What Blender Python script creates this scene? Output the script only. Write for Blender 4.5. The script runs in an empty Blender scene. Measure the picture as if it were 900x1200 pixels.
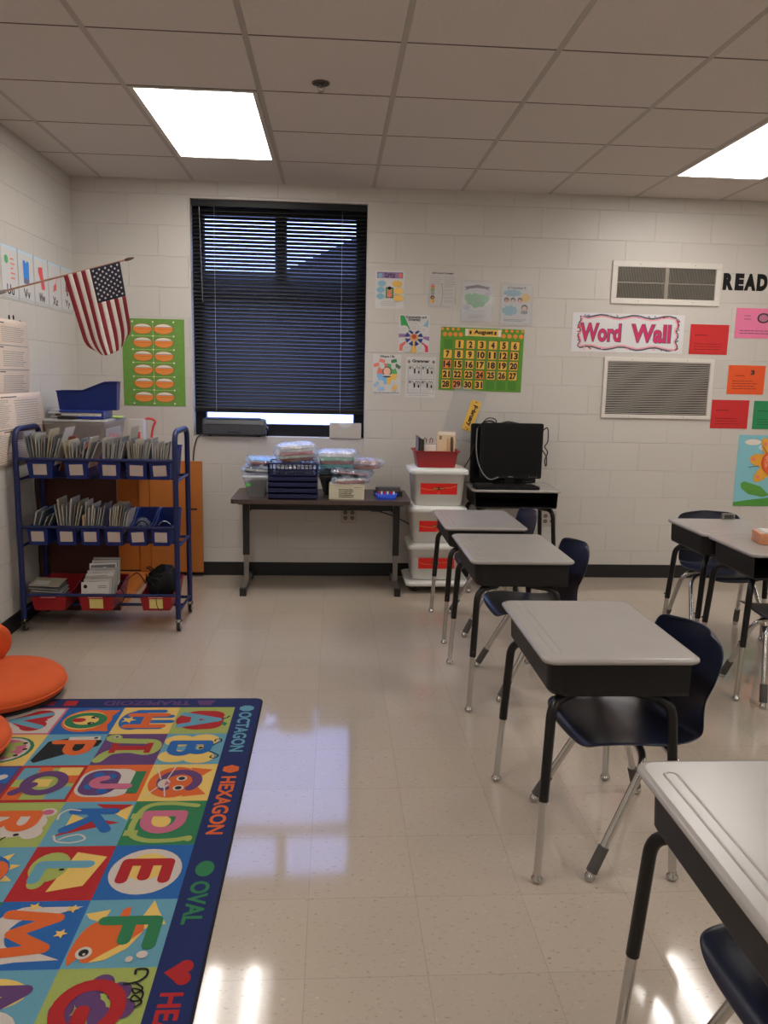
import bpy, math, random
from mathutils import Vector, Matrix
R=math.radians
COL=bpy.context.scene.collection
random.seed(7)
# ---------------------------------------------------------------- materials
def lin(c):
    c=c/255.
    return c/12.92 if c<=.04045 else ((c+.055)/1.055)**2.4
def C(r,g,b,k=1.9):
    c=[lin(x)*k*.78 for x in (r,g,b)]; y_=.3*c[0]+.6*c[1]+.1*c[2]; c=[x*.975+y_*.025 for x in c]; m_=max(c); q=min(1,.82/m_) if m_>0 else 1
    return tuple(x*q for x in c)
MATS={}
def mat(name,col,rough=.6,metal=0.,var=0.,vscale=20.,bump=0.,bscale=200.,coat=0.,emit=None,spec=.5,sheen=0.):
    if name in MATS: return MATS[name]
    m=bpy.data.materials.new(name); m.use_nodes=True; n=m.node_tree; b=n.nodes['Principled BSDF']
    b.inputs['Base Color'].default_value=(*col,1); b.inputs['Roughness'].default_value=rough
    b.inputs['Metallic'].default_value=metal; b.inputs['Coat Weight'].default_value=coat
    b.inputs['Coat Roughness'].default_value=.1
    b.inputs['Specular IOR Level'].default_value=spec; b.inputs['Sheen Weight'].default_value=sheen
    tc=n.nodes.new('ShaderNodeTexCoord')
    if var or True:
        v=var or .03
        no=n.nodes.new('ShaderNodeTexNoise'); no.inputs['Scale'].default_value=vscale; no.inputs['Detail'].default_value=4
        n.links.new(tc.outputs['Object'],no.inputs['Vector'])
        mx=n.nodes.new('ShaderNodeMix'); mx.data_type='RGBA'
        mx.inputs['A'].default_value=(*[x*(1-v) for x in col],1); mx.inputs['B'].default_value=(*[min(.95,x*(1+v)) for x in col],1)
        n.links.new(no.outputs['Fac'],mx.inputs['Factor']); n.links.new(mx.outputs['Result'],b.inputs['Base Color'])
    if bump:
        no=n.nodes.new('ShaderNodeTexNoise'); no.inputs['Scale'].default_value=bscale; no.inputs['Detail'].default_value=3
        n.links.new(tc.outputs['Object'],no.inputs['Vector'])
        bp=n.nodes.new('ShaderNodeBump'); bp.inputs['Strength'].default_value=bump; bp.inputs['Distance'].default_value=.002
        n.links.new(no.outputs['Fac'],bp.inputs['Height']); n.links.new(bp.outputs['Normal'],b.inputs['Normal'])
    if emit:
        b.inputs['Emission Color'].default_value=(*emit[0],1); b.inputs['Emission Strength'].default_value=emit[1]
    MATS[name]=m; return m
def clear(name,col,rough,alpha):
    if name in MATS: return MATS[name]
    m=bpy.data.materials.new(name); m.use_nodes=True; n=m.node_tree; b=n.nodes['Principled BSDF']
    out=n.nodes['Material Output']
    b.inputs['Base Color'].default_value=(*col,1); b.inputs['Roughness'].default_value=rough
    t=n.nodes.new('ShaderNodeBsdfTransparent'); t.inputs['Color'].default_value=(*[min(1,.75+.25*x) for x in col],1)
    mx=n.nodes.new('ShaderNodeMixShader'); mx.inputs[0].default_value=alpha
    n.links.new(t.outputs[0],mx.inputs[1]); n.links.new(b.outputs[0],mx.inputs[2]); n.links.new(mx.outputs[0],out.inputs['Surface'])
    MATS[name]=m; return m
# ---------------------------------------------------------------- mesh builder
def rrect(w,h,r,n=5,cx=0,cy=0):
    P=[]
    for k,(sx,sy) in enumerate(((1,1),(-1,1),(-1,-1),(1,-1))):
        for i in range(n+1):
            a=R(90*k)+R(90)*i/n
            P.append((cx+sx*(w/2-r)+r*math.cos(a),cy+sy*(h/2-r)+r*math.sin(a)))
    return P
def ell(cx,cy,rx,ry,n=20,rot=0):
    c,s=math.cos(rot),math.sin(rot); P=[]
    for i in range(n):
        a=2*math.pi*i/n; x=rx*math.cos(a); y=ry*math.sin(a); P.append((cx+x*c-y*s,cy+x*s+y*c))
    return P
def rounded(path,r,n=5):
    path=[Vector(p) for p in path]; out=[path[0]]
    for i in range(1,len(path)-1):
        a,b,c=path[i-1],path[i],path[i+1]
        u=(a-b); v=(c-b); rr=min(r,u.length*.48,v.length*.48); u.normalize(); v.normalize()
        p0=b+u*rr; p2=b+v*rr
        for k in range(n+1):
            t=k/n; out.append(p0*(1-t)**2+b*2*t*(1-t)+p2*t*t)
    out.append(path[-1]); return out
def catmull(P,n=6):
    P=[Vector(p) for p in P]; Q=[P[0]*2-P[1]]+P+[P[-1]*2-P[-2]]; out=[]
    for i in range(1,len(Q)-2):
        a,b,c,d=Q[i-1:i+3]
        for k in range(n):
            t=k/n; out.append(.5*((2*b)+(c-a)*t+(2*a-5*b+4*c-d)*t*t+(3*b-a-3*c+d)*t**3))
    out.append(P[-1]); return out
TXT={}
def textmesh(s,bold=0.,res=4):
    k=(s,bold)
    if k in TXT: return TXT[k]
    cu=bpy.data.curves.new('t','FONT'); cu.body=s; cu.size=1; cu.offset=bold; cu.resolution_u=res; cu.fill_mode='BOTH' if False else cu.fill_mode
    o=bpy.data.objects.new('t',cu); COL.objects.link(o)
    dg=bpy.context.evaluated_depsgraph_get(); dg.update()
    me=bpy.data.meshes.new_from_object(o.evaluated_get(dg))
    V=[(v.co.x,v.co.y) for v in me.vertices]; F=[tuple(p.vertices) for p in me.polygons]
    bpy.data.objects.remove(o); bpy.data.curves.remove(cu); bpy.data.meshes.remove(me)
    if V:
        x0=min(v[0] for v in V); x1=max(v[0] for v in V); y0=min(v[1] for v in V); y1=max(v[1] for v in V)
    else: x0=y0=0; x1=y1=1
    TXT[k]=(V,F,x0,x1,y0,y1); return TXT[k]
class MB:
    def __init__(s): s.v=[];s.f=[];s.m=[];s.sm=[];s.mats=[];s.X=Matrix.Identity(4)
    def mi(s,m):
        if m not in s.mats: s.mats.append(m)
        return s.mats.index(m)
    def add(s,V,F,m,smooth=False):
        o=len(s.v); s.v+= [tuple(s.X@Vector(p)) for p in V]; k=s.mi(m)
        for f in F: s.f.append(tuple(i+o for i in f)); s.m.append(k); s.sm.append(smooth)
        return s
    def box(s,x0,x1,y0,y1,z0,z1,m,mx=None):
        V=[(x,y,z) for z in (z0,z1) for y in (y0,y1) for x in (x0,x1)]
        if mx is not None: V=[tuple(mx@Vector(p)) for p in V]
        return s.add(V,[(0,2,3,1),(4,5,7,6),(0,1,5,4),(2,6,7,3),(0,4,6,2),(1,3,7,5)],m)
    def tube(s,path,r,m,seg=10,cap=True,r2=None):
        path=[Vector(p) for p in path]; n=len(path); V=[];F=[]
        t=(path[1]-path[0]).normalized(); up=Vector((0,0,1)) if abs(t.z)<.9 else Vector((1,0,0))
        nx=t.cross(up).normalized()
        for i,p in enumerate(path):
            if i==0: d=path[1]-p
            elif i==n-1: d=p-path[-2]
            else: d=(path[i+1]-p).normalized()+(p-path[i-1]).normalized()
            if d.length<1e-9: d=t
            d.normalize(); nx=(nx-d*nx.dot(d))
            if nx.length<1e-6: nx=d.orthogonal()
            nx.normalize(); ny=d.cross(nx); rr=r if r2 is None else r+(r2-r)*i/(n-1)
            for k in range(seg):
                a=2*math.pi*k/seg; V.append(tuple(p+nx*rr*math.cos(a)+ny*rr*math.sin(a)))
        for i in range(n-1):
            for k in range(seg):
                a=i*seg+k;b=i*seg+(k+1)%seg; F.append((a,b,b+seg,a+seg))
        s.add(V,F,m,True)
        if cap:
            s.add(V[:seg],[tuple(range(seg))[::-1]],m); s.add(V[-seg:],[tuple(range(seg))],m)
        return s
    def cyl(s,p0,p1,r,m,seg=16,r2=None): return s.tube([p0,p1],r,m,seg,True,r2)
    def prism(s,P,z0,z1,m,T=None,smooth=False):
        n=len(P); V=[(x,y,z0) for x,y in P]+[(x,y,z1) for x,y in P]
        if T is not None: V=[tuple(T@Vector(p)) for p in V]
        s.add(V,[tuple(range(n))[::-1],tuple(range(n,2*n))],m)
        return s.add(V,[(i,(i+1)%n,(i+1)%n+n,i+n) for i in range(n)],m,smooth)
    def loft(s,loops,m,cap0=True,cap1=True,smooth=True):
        n=len(loops[0]); V=[p for l in loops for p in l]; F=[]
        for j in range(len(loops)-1):
            for i in range(n):
                k=(i+1)%n; F.append((j*n+i,j*n+k,(j+1)*n+k,(j+1)*n+i))
        s.add(V,F,m,smooth)
        if cap0: s.add(loops[0],[tuple(range(n))[::-1]],m)
        if cap1: s.add(loops[-1],[tuple(range(n))],m)
        return s
    def lathe(s,prof,m,c=(0,0,0),seg=24,sx=1,sy=1):
        loops=[[(c[0]+r*sx*math.cos(2*math.pi*k/seg),c[1]+r*sy*math.sin(2*math.pi*k/seg),c[2]+z) for k in range(seg)] for r,z in prof]
        return s.loft(loops,m)
    def ball(s,c,r,m,seg=12,rings=8,sc=(1,1,1)):
        return s.lathe([(r*math.sin(math.pi*i/rings)+1e-5,-r*math.cos(math.pi*i/rings)*sc[2]) for i in range(rings+1)],m,c,seg,sc[0],sc[1])
    def build(s,name,parent=None,loc=None,rz=0,bev=0,seg=2,**k):
        me=bpy.data.meshes.new(name); me.from_pydata(s.v,[],s.f); me.update()
        for m in s.mats: me.materials.append(m)
        me.polygons.foreach_set('material_index',s.m); me.polygons.foreach_set('use_smooth',s.sm); me.update()
        o=bpy.data.objects.new(name,me); COL.objects.link(o)
        if parent: o.parent=parent
        if loc: o.location=loc
        if rz: o.rotation_euler.z=rz
        if bev:
            b=o.modifiers.new('b','BEVEL'); b.width=bev; b.segments=seg; b.limit_method='ANGLE'; b.angle_limit=R(40)
        for a,b in k.items(): o[a]=b
        return o
class Dec:
    """flat printed artwork: normalised coords (0..1) on a rectangle, stacked in hair-thin ink layers"""
    def __init__(s,mb,o,U,V,w,h,step=.00035):
        s.b=mb;s.o=Vector(o);s.U=Vector(U);s.V=Vector(V);s.N=s.U.cross(s.V);s.w=w;s.h=h;s.k=1;s.step=step
    def P(s,u,v,k): return tuple(s.o+s.U*(u*s.w)+s.V*(v*s.h)+s.N*(k*s.step))
    def poly(s,pts,m,k=None):
        if k is None: s.k+=1; k=s.k
        A=sum(pts[i][0]*pts[(i+1)%len(pts)][1]-pts[(i+1)%len(pts)][0]*pts[i][1] for i in range(len(pts)))
        if A<0: pts=pts[::-1]
        s.b.add([s.P(u,v,k) for u,v in pts],[tuple(range(len(pts)))],m)
    def rect(s,u0,v0,u1,v1,m,k=None): s.poly([(u0,v0),(u1,v0),(u1,v1),(u0,v1)],m,k)
    def ell(s,u,v,ru,rv,m,k=None,n=20,rot=0):
        # radii in fractions of width for both when rv None
        if rv is None: rv=ru*s.w/s.h
        s.poly(ell(u,v,ru,rv,n,rot),m,k)
    def line(s,pts,wd,m,k=None,round_=True):
        if k is None: s.k+=1; k=s.k
        Q=[Vector((u*s.w,v*s.h)) for u,v in pts]; n=len(Q); L=[];Rr=[]
        for i,p in enumerate(Q):
            d=(Q[min(i+1,n-1)]-Q[max(i-1,0)]).normalized(); nn=Vector((-d.y,d.x))*wd/2
            L.append(p+nn);Rr.append(p-nn)
        V=[];F=[]
        for a,b in zip(L,Rr):
            V+=[s.P(b.x/s.w,b.y/s.h,k),s.P(a.x/s.w,a.y/s.h,k)]
        for i in range(n-1): F.append((2*i,2*i+2,2*i+3,2*i+1))
        s.b.add(V,F,m)
        if round_:
            for e_,q in ((.12,Q[0]),(.24,Q[-1])):
                s.b.add([s.P((q.x+wd/2*math.cos(a))/s.w,(q.y+wd/2*math.sin(a))/s.h,k+e_) for a in [2*math.pi*i/10 for i in range(10)]],[tuple(range(10))],m)
    def text(s,t,cu,cv,w,h,m,bold=.0,rot=0,k=None,keep=False):
        """text centred at (cu,cv), filling w x h (metres) unless keep"""
        if k is None: s.k+=1; k=s.k
        V,F,x0,x1,y0,y1=textmesh(t,bold)
        if not V: return
        sx=w/(x1-x0) if w else None; sy=h/(y1-y0) if h else sx
        if sx is None: sx=sy
        if keep: sx=sy=min(sx,sy)
        c,sn=math.cos(rot),math.sin(rot); O=[]
        for x,y in V:
            a=(x-(x0+x1)/2)*sx; b=(y-(y0+y1)/2)*sy
            O.append(s.P(cu+(a*c-b*sn)/s.w,cv+(a*sn+b*c)/s.h,k))
        s.b.add(O,F,m)
    def lines(s,u0,v0,u1,v1,n,m,th=.0014,jag=.2):
        s.k+=1
        for i in range(n):
            v=v0+(v1-v0)*(i+.5)/n; e=u1-(u1-u0)*random.random()*jag
            u=u0
            while u<e:
                l=min(e-u,(u1-u0)*random.uniform(.08,.2)); s.rect(u,v-th/2/s.h,u+l,v+th/2/s.h,m,s.k); u+=l+(u1-u0)*.02
def E(name,loc,rz=0,label=None,cat=None,group=None):
    o=bpy.data.objects.new(name,None); o.empty_display_size=.05; COL.objects.link(o); o.location=loc; o.rotation_euler=(0,0,rz)
    tag(o,label,cat,group); return o
def tag(o,label=None,cat=None,group=None,kind=None):
    if label:o['label']=label
    if cat:o['category']=cat
    if group:o['group']=group
    if kind:o['kind']=kind
    return o
def dup(root,loc,rz,label,group=None):
    def cp(o,par):
        c=o.copy(); COL.objects.link(c); c.parent=par
        for ch in list(o.children): cp(ch,c)
        return c
    r=cp(root,None); r.location=loc; r.rotation_euler=(0,0,rz)
    r['label']=label
    if group:r['group']=group
    return r
def S(o): o['kind']='structure'; return o
# common materials
white=mat('white_paint',C(176,168,158),.55)
paper=mat('paper_white',(.62,.60,.57),.6)
ink=mat('ink_black',(.010,.010,.010),.6,spec=.2)
grey=mat('ink_grey',(.16,.16,.16),.6)
black=mat('black_plastic',(.012,.012,.013),.35,bump=.1)
chrome=mat('chrome',(.55,.54,.52),.22,1.)
bluep=mat('blue_plastic',(.006,.020,.145),.4,spec=.35)
redp=mat('red_plastic',(.30,.010,.015),.4,spec=.35)
def K(name,r,g,b,k=2.1,rough=.7): return mat('print_'+name,C(r,g,b,k),rough)
pr=K('red',168,24,28); po=K('orange',214,95,28); py_=K('yellow',222,175,70); pb=K('blue',28,92,160); plb=K('lightblue',92,150,170)
pg=K('green',48,125,70); pl=K('lime',150,165,80); pp=K('purple',92,55,105); pk=K('pink',195,105,130); pn=K('navy',14,26,72); pw=K('white',190,180,170)
# ================================================================ ROOM
H=2.734; XL=-1.78; XR=6.6; YR=-9.2; T=.6096; GX=-1.5734; GY=-.5884
def node(n,t,**k):
    a=n.nodes.new(t)
    for q,v in k.items(): setattr(a,q,v)
    return a
def wallmat(name,axis,col,shift):
    m=bpy.data.materials.new(name); m.use_nodes=True; n=m.node_tree; b=n.nodes['Principled BSDF']
    tc=node(n,'ShaderNodeTexCoord'); sp=node(n,'ShaderNodeSeparateXYZ'); cb=node(n,'ShaderNodeCombineXYZ')
    ad=node(n,'ShaderNodeMath'); ad.operation='ADD'; ad.inputs[1].default_value=shift
    n.links.new(tc.outputs['Object'],sp.inputs[0]); n.links.new(sp.outputs[axis],ad.inputs[0]); n.links.new(ad.outputs[0],cb.inputs[0]); n.links.new(sp.outputs['Z'],cb.inputs[1])
    br=node(n,'ShaderNodeTexBrick'); br.inputs['Scale'].default_value=1; br.inputs['Brick Width'].default_value=.4064; br.inputs['Row Height'].default_value=.2032
    br.inputs['Mortar Size'].default_value=.0035; br.inputs['Mortar Smooth'].default_value=.6; br.inputs['Bias'].default_value=0
    br.inputs['Color1'].default_value=(*col,1); br.inputs['Color2'].default_value=(*[x*.97 for x in col],1); br.inputs['Mortar'].default_value=(*[x*.92 for x in col],1)
    n.links.new(cb.outputs[0],br.inputs['Vector'])
    no=node(n,'ShaderNodeTexNoise'); no.inputs['Scale'].default_value=90; no.inputs['Detail'].default_value=5
    n.links.new(tc.outputs['Object'],no.inputs['Vector'])
    iv=node(n,'ShaderNodeMath'); iv.operation='MULTIPLY_ADD'; iv.inputs[1].default_value=-1.6; 
    n.links.new(br.outputs['Fac'],iv.inputs[0]); 
    ns=node(n,'ShaderNodeMath'); ns.operation='MULTIPLY'; ns.inputs[1].default_value=.5; n.links.new(no.outputs['Fac'],ns.inputs[0]); n.links.new(ns.outputs[0],iv.inputs[2])
    bp=node(n,'ShaderNodeBump'); bp.inputs['Strength'].default_value=.6; bp.inputs['Distance'].default_value=.003
    n.links.new(iv.outputs[0],bp.inputs['Height']); n.links.new(bp.outputs['Normal'],b.inputs['Normal'])
    n.links.new(br.outputs['Color'],b.inputs['Base Color']); b.inputs['Roughness'].default_value=.42
    return m
WC=(.60,.565,.52)
wb=wallmat('painted_block_back','X',WC,-.012); wl=wallmat('painted_block_left','Y',WC,.12)
WX0,WX1,WZ0,WZ1=-.99,.218,1.016,2.622
b=MB()
b.box(XL-.2,WX0,0,.2,0,H+.3,wb).box(WX1,XR+.2,0,.2,0,H+.3,wb).box(WX0,WX1,0,.2,0,WZ0,wb).box(WX0,WX1,0,.2,WZ1,H+.3,wb)
S(b.build('wall_back'))
S(MB().box(XL-.2,XL,YR,0,0,H+.3,wl).build('wall_left'))
S(MB().box(XR,XR+.2,YR,0,0,H+.3,wl).build('wall_right'))
S(MB().box(XL,XR,YR-.2,YR,0,H+.3,wb).build('wall_rear'))
# floor: waxed 12 inch vinyl tiles
m=bpy.data.materials.new('vinyl_tile'); m.use_nodes=True; n=m.node_tree; bs=n.nodes['Principled BSDF']
tc=node(n,'ShaderNodeTexCoord'); mp=node(n,'ShaderNodeMapping'); mp.inputs['Location'].default_value=(.0558,4.0068+.3048*20-.3048*13,0)
n.links.new(tc.outputs['Object'],mp.inputs[0])
mp.inputs['Location'].default_value=(.0558+.3048*20,4.0068+.3048*20,0)
br=node(n,'ShaderNodeTexBrick'); br.offset=0; br.inputs['Scale'].default_value=1; br.inputs['Brick Width'].default_value=.3048; br.inputs['Row Height'].default_value=.3048
br.inputs['Mortar Size'].default_value=.0011; br.inputs['Mortar Smooth'].default_value=.3; br.inputs['Bias'].default_value=0
FC=(.46,.385,.315)
br.inputs['Color1'].default_value=(*FC,1); br.inputs['Color2'].default_value=(*[x*.94 for x in FC],1); br.inputs['Mortar'].default_value=(*[x*.74 for x in FC],1)
n.links.new(mp.outputs[0],br.inputs['Vector'])
mp2=node(n,'ShaderNodeMapping'); mp2.inputs['Rotation'].default_value=(0,0,.6); mp2.inputs['Scale'].default_value=(38,75,1)
n.links.new(tc.outputs['Object'],mp2.inputs[0])
no=node(n,'ShaderNodeTexNoise'); no.inputs['Scale'].default_value=1.6; no.inputs['Detail'].default_value=3; n.links.new(mp2.outputs[0],no.inputs['Vector'])
cr=node(n,'ShaderNodeValToRGB'); cr.color_ramp.elements[0].position=.27; cr.color_ramp.elements[0].color=(.62,.55,.5,1); cr.color_ramp.elements[1].position=.38; cr.color_ramp.elements[1].color=(1,1,1,1)
e=cr.color_ramp.elements.new(.66); e.color=(1,1,1,1); e=cr.color_ramp.elements.new(.74); e.color=(1.3,1.28,1.25,1)
n.links.new(no.outputs['Fac'],cr.inputs[0])
mx=node(n,'ShaderNodeMix'); mx.data_type='RGBA'; mx.blend_type='MULTIPLY'; mx.inputs['Factor'].default_value=.9
n.links.new(br.outputs['Color'],mx.inputs['A']); n.links.new(cr.outputs[0],mx.inputs['B']); n.links.new(mx.outputs['Result'],bs.inputs['Base Color'])
n2=node(n,'ShaderNodeTexNoise'); n2.inputs['Scale'].default_value=3.2; n2.inputs['Detail'].default_value=2; n.links.new(tc.outputs['Object'],n2.inputs['Vector'])
n3=node(n,'ShaderNodeTexNoise'); n3.inputs['Scale'].default_value=45; n3.inputs['Detail'].default_value=2; n.links.new(tc.outputs['Object'],n3.inputs['Vector'])
a1=node(n,'ShaderNodeMath'); a1.operation='MULTIPLY_ADD'; a1.inputs[1].default_value=.035; n.links.new(n3.outputs['Fac'],a1.inputs[0]); n.links.new(n2.outputs['Fac'],a1.inputs[2])
bp=node(n,'ShaderNodeBump'); bp.inputs['Strength'].default_value=.16; bp.inputs['Distance'].default_value=.004; n.links.new(a1.outputs[0],bp.inputs['Height']); n.links.new(bp.outputs['Normal'],bs.inputs['Normal'])
bs.inputs['Roughness'].default_value=.075; bs.inputs['Specular IOR Level'].default_value=.6
FLOORM=m
S(MB().box(XL-.2,XR+.2,YR-.2,.2,-.1,0,m).build('floor'))
# ceiling: lay-in tiles, mesh built with openings for the light fixtures
ct=mat('ceiling_tile',(.61,.562,.525),.95,var=.06,vscale=60,bump=.7,bscale=130)
grid=mat('ceiling_grid_metal',(.40,.36,.32),.5); gdark=mat('ceiling_seam_shadow',(.12,.09,.08),.7)  # dark seam strips paint the thin shadow lines between tile rows
def lamp_cells():
    L=[]
    for c in (1,6,11):
        for y0 in (GY,GY-T*5-.0001,GY-T*10): L.append((GX+c*T,y0))
    return L
LC=[(x,y) for x,y in lamp_cells() if x+T<XR and y-2*T>YR]
b=MB(); xs=[XL]+[GX+i*T for i in range(14) if XL<GX+i*T<XR]+[XR]; ys=[0]+[GY-i*T for i in range(16) if GY-i*T>YR]+[YR]
for i in range(len(xs)-1):
    for j in range(len(ys)-1):
        cx=(xs[i]+xs[i+1])/2; cy=(ys[j]+ys[j+1])/2
        if any(x<cx<x+T and y-2*T-.01<cy<y+.01 for x,y in LC): continue
        b.box(xs[i]+.004,xs[i+1]-.004,ys[j+1]+.004,ys[j]-.004,H,H+.015,ct)
cl=S(b.build('ceiling',bev=.002,seg=1))
b=MB()
for x in xs[1:-1]: b.box(x-.012,x+.012,YR,0,H-.001,H+.02,grid)
b.build('ceiling_grid',cl)
b=MB()
for y in ys[1:-1]:
    segs=[]
    for i in range(len(xs)-1):
        cx=(xs[i]+xs[i+1])/2
        if any(x<cx<x+T and y0-2*T+.05<y<y0-.05 for x,y0 in LC): continue
        b.box(xs[i]+.012,xs[i+1]-.012,y-.004,y+.004,H-.0005,H+.02,gdark)
b.build('ceiling_seam_shadow',cl)
MB().box(XL-.2,XR+.2,YR-.2,.2,H+.16,H+.26,white).build('ceiling_slab',cl)
# rubber cove base
bb=mat('rubber_base',(.008,.008,.009),.45)
def base(name,x0,x1,y0,y1): S(MB().box(x0,x1,y0,y1,0,.10,bb).build(name,bev=.002))
base('baseboard_back',XL,XR,-.006,0); base('baseboard_left',XL,XL+.006,YR,-.007); base('baseboard_right',XR-.006,XR,YR,-.007)
# light fixtures
dif=mat('light_diffuser',(.8,.8,.8),.5,emit=((1.,.955,.90),LAMP:=12.0))
n=dif.node_tree; sp_=node(n,'ShaderNodeSeparateXYZ'); n.links.new([q for q in n.nodes if q.type=='TEX_COORD'][0].outputs['Object'],sp_.inputs[0])
def M_(op,a,b_=None):
    q=node(n,'ShaderNodeMath'); q.operation=op
    for i_,v in enumerate((a,b_)):
        if v is None: continue
        if isinstance(v,(int,float)): q.inputs[i_].default_value=v
        else: n.links.new(v,q.inputs[i_])
    return q.outputs[0]
e_=M_('DIVIDE',M_('SUBTRACT',M_('ABSOLUTE',sp_.outputs['X']),.14),.042); e_=M_('EXPONENT',M_('MULTIPLY',M_('MULTIPLY',e_,e_),-1.))
n.links.new(M_('ADD',M_('MULTIPLY',e_,27.),5.),n.nodes['Principled BSDF'].inputs['Emission Strength'])   # two fluorescent tubes behind the lens
fix=mat('fixture_metal',(.55,.52,.48),.4)
proto=None
for i,(x,y) in enumerate(LC):
    loc=(x+T/2,y-T,H)
    lab={(1,0):'recessed ceiling light panel above the window side of the room, left one in view',(6,0):'recessed ceiling light panel at the right edge of the photo'}
    c=round((x-GX)/T); r=0 if y==GY else (1 if i%3==1 else 2)
    label=lab.get((c,0)) if y==GY and c in (1,6) else 'recessed ceiling light panel outside the frame of the photo'
    if proto is None:
        t=E('ceiling_light',loc,0,label,'ceiling light','recessed ceiling light panels'); w,d=T-.026,2*T-.012
        b=MB(); b.box(-w/2,-w/2+.022,-d/2,d/2,-.004,.09,fix).box(w/2-.022,w/2,-d/2,d/2,-.004,.09,fix).box(-w/2+.022,w/2-.022,-d/2,-d/2+.022,-.004,.09,fix).box(-w/2+.022,w/2-.022,d/2-.022,d/2,-.004,.09,fix).box(-w/2,w/2,-d/2,d/2,.09,.1,fix)
        b.build('frame',t,bev=.001)
        MB().box(-w/2+.022,w/2-.022,-d/2+.022,d/2-.022,-.001,.006,dif).build('diffuser',t)
        proto=t
    else: dup(proto,loc,0,label,'recessed ceiling light panels')
# sprinkler
t=E('sprinkler',(-.073,-1.944,H),0,'small round fire sprinkler head set in the ceiling tile','sprinkler')
b=MB(); b.lathe([(.04,0),(.041,-.004),(.034,-.008),(.02,-.006),(.018,0)],mat('dark_chrome',(.12,.11,.1),.3,1),seg=20); b.build('escutcheon',t)
b=MB(); b.cyl((0,0,-.003),(0,0,-.02),.008,chrome,10); b.tube(rounded([(-.012,0,-.012),(-.014,0,-.03),(0,0,-.036),(.014,0,-.03),(.012,0,-.012)],.006),.002,chrome,6); b.lathe([(.001,-.036),(.014,-.037),(.014,-.039),(.001,-.04)],chrome,seg=12); b.build('nozzle',t)
# ---------------------------------------------------------------- window
fr=mat('window_frame_black',(.005,.005,.006),.45,spec=.3)
gl=clear('window_glass',(.9,.95,1),.02,.06)
wi=S(bpy.data.objects.new('window_1',None)); COL.objects.link(wi); wi.location=((WX0+WX1)/2,.13,WZ0)
hw=(WX1-WX0)/2; hh=WZ1-WZ0
b=MB(); J=.075
b.box(-hw,-hw+J,-.03,.04,0,hh,fr).box(hw-J,hw,-.03,.04,0,hh,fr).box(-hw+J,hw-J,-.03,.04,0,.085,fr).box(-hw+J,hw-J,-.03,.04,hh-.09,hh,fr)
b.box(-hw+J,hw-J,-.03,.04,1.07,1.15,fr).box(-.04+.003,.043,-.03,.04,1.15,hh-.09,fr)
b.build('window_frame',wi,bev=.003)
MB().box(-hw+J,hw-J,.0,.006,.085,1.07,gl).box(-hw+J,hw-J,.0,.006,1.15,hh-.09,gl).build('window_glass',wi)
# outside: ground, neighbouring wing with a gable
og=mat('outside_concrete',(.6,.6,.6),.9,var=.1,vscale=2)
S(MB().box(-30,30,.25,60,-.3,-.1,og).build('ground'))
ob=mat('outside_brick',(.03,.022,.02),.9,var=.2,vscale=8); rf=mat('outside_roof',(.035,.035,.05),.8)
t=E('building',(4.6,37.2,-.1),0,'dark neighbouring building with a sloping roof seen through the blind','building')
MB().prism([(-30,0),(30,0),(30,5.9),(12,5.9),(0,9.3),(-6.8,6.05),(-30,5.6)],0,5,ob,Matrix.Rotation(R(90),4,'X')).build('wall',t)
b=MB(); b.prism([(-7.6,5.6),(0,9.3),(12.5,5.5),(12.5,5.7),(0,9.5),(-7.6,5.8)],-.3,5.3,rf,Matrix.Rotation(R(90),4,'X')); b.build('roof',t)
# blind
bl=mat('blind_black',(.008,.008,.009),.45,spec=.3); cordm=mat('cord_grey',(.5,.5,.5),.6)
t=E('venetian_blind',((WX0+WX1)/2,.05,WZ1),0,'black venetian blind lowered over the window, stopping short of the sill','blind')
MB().box(-hw+.004,hw-.004,-.022,.022,-.045,-.002,bl).build('headrail',t,bev=.003)
b=MB(); n_=53; p_=.0257; th=R(53)
for i in range(n_):
    z=-.062-i*p_
    mxr=Matrix.Translation((0,0,z))@Matrix.Rotation(th,4,'X')
    V=[];hwid=.0162
    for x in (-hw+.006,hw-.006):
        for q,yy in enumerate((-hwid,-hwid/2,0,hwid/2,hwid)):
            cz=.0016*(1-(yy/hwid)**2)
            V.append(tuple(mxr@Vector((x,yy,cz))))
    V+=[tuple(mxr@Vector((x,yy,.0016*(1-(yy/hwid)**2)-.0006))) for x in (-hw+.006,hw-.006) for yy in (-hwid,-hwid/2,0,hwid/2,hwid)]
    F=[(k,k+5,k+6,k+1) for k in range(4)]+[(10+k,11+k,16+k,15+k) for k in range(4)]+[(0,10,15,5),(4,9,19,14)]
    b.add(V,F,bl,True)
b.build('slats',t)
zb=-.062-n_*p_-.004
MB().box(-hw+.006,hw-.006,-.013,.013,zb-.011,zb+.020,bl).build('bottom_rail',t,bev=.003)
for x in (-.446,.43):
    b=MB()
    for yy in (-.0185,.0185): b.cyl((x,yy,-.04),(x,yy,zb),.0008,cordm,5)
    b.build('ladder_cord',t)
b=MB(); b.cyl((-.545,-.03,-.045),(-.53,-.032,-.68),.004,mat('wand',(.1,.1,.11),.15),8); b.cyl((-.545,-.03,-.03),(-.545,-.03,-.05),.006,bl,8); b.build('tilt_wand',t)
# ---------------------------------------------------------------- world, camera
w=bpy.data.worlds.new('w'); bpy.context.scene.world=w; w.use_nodes=True; n=w.node_tree; bg=n.nodes['Background']
bg.inputs[0].default_value=(.33,.45,1.0,1); bg.inputs[1].default_value=9.5
p=[936.0131,-.0651,.1685,.0222,5.7537,1.4623]

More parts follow.
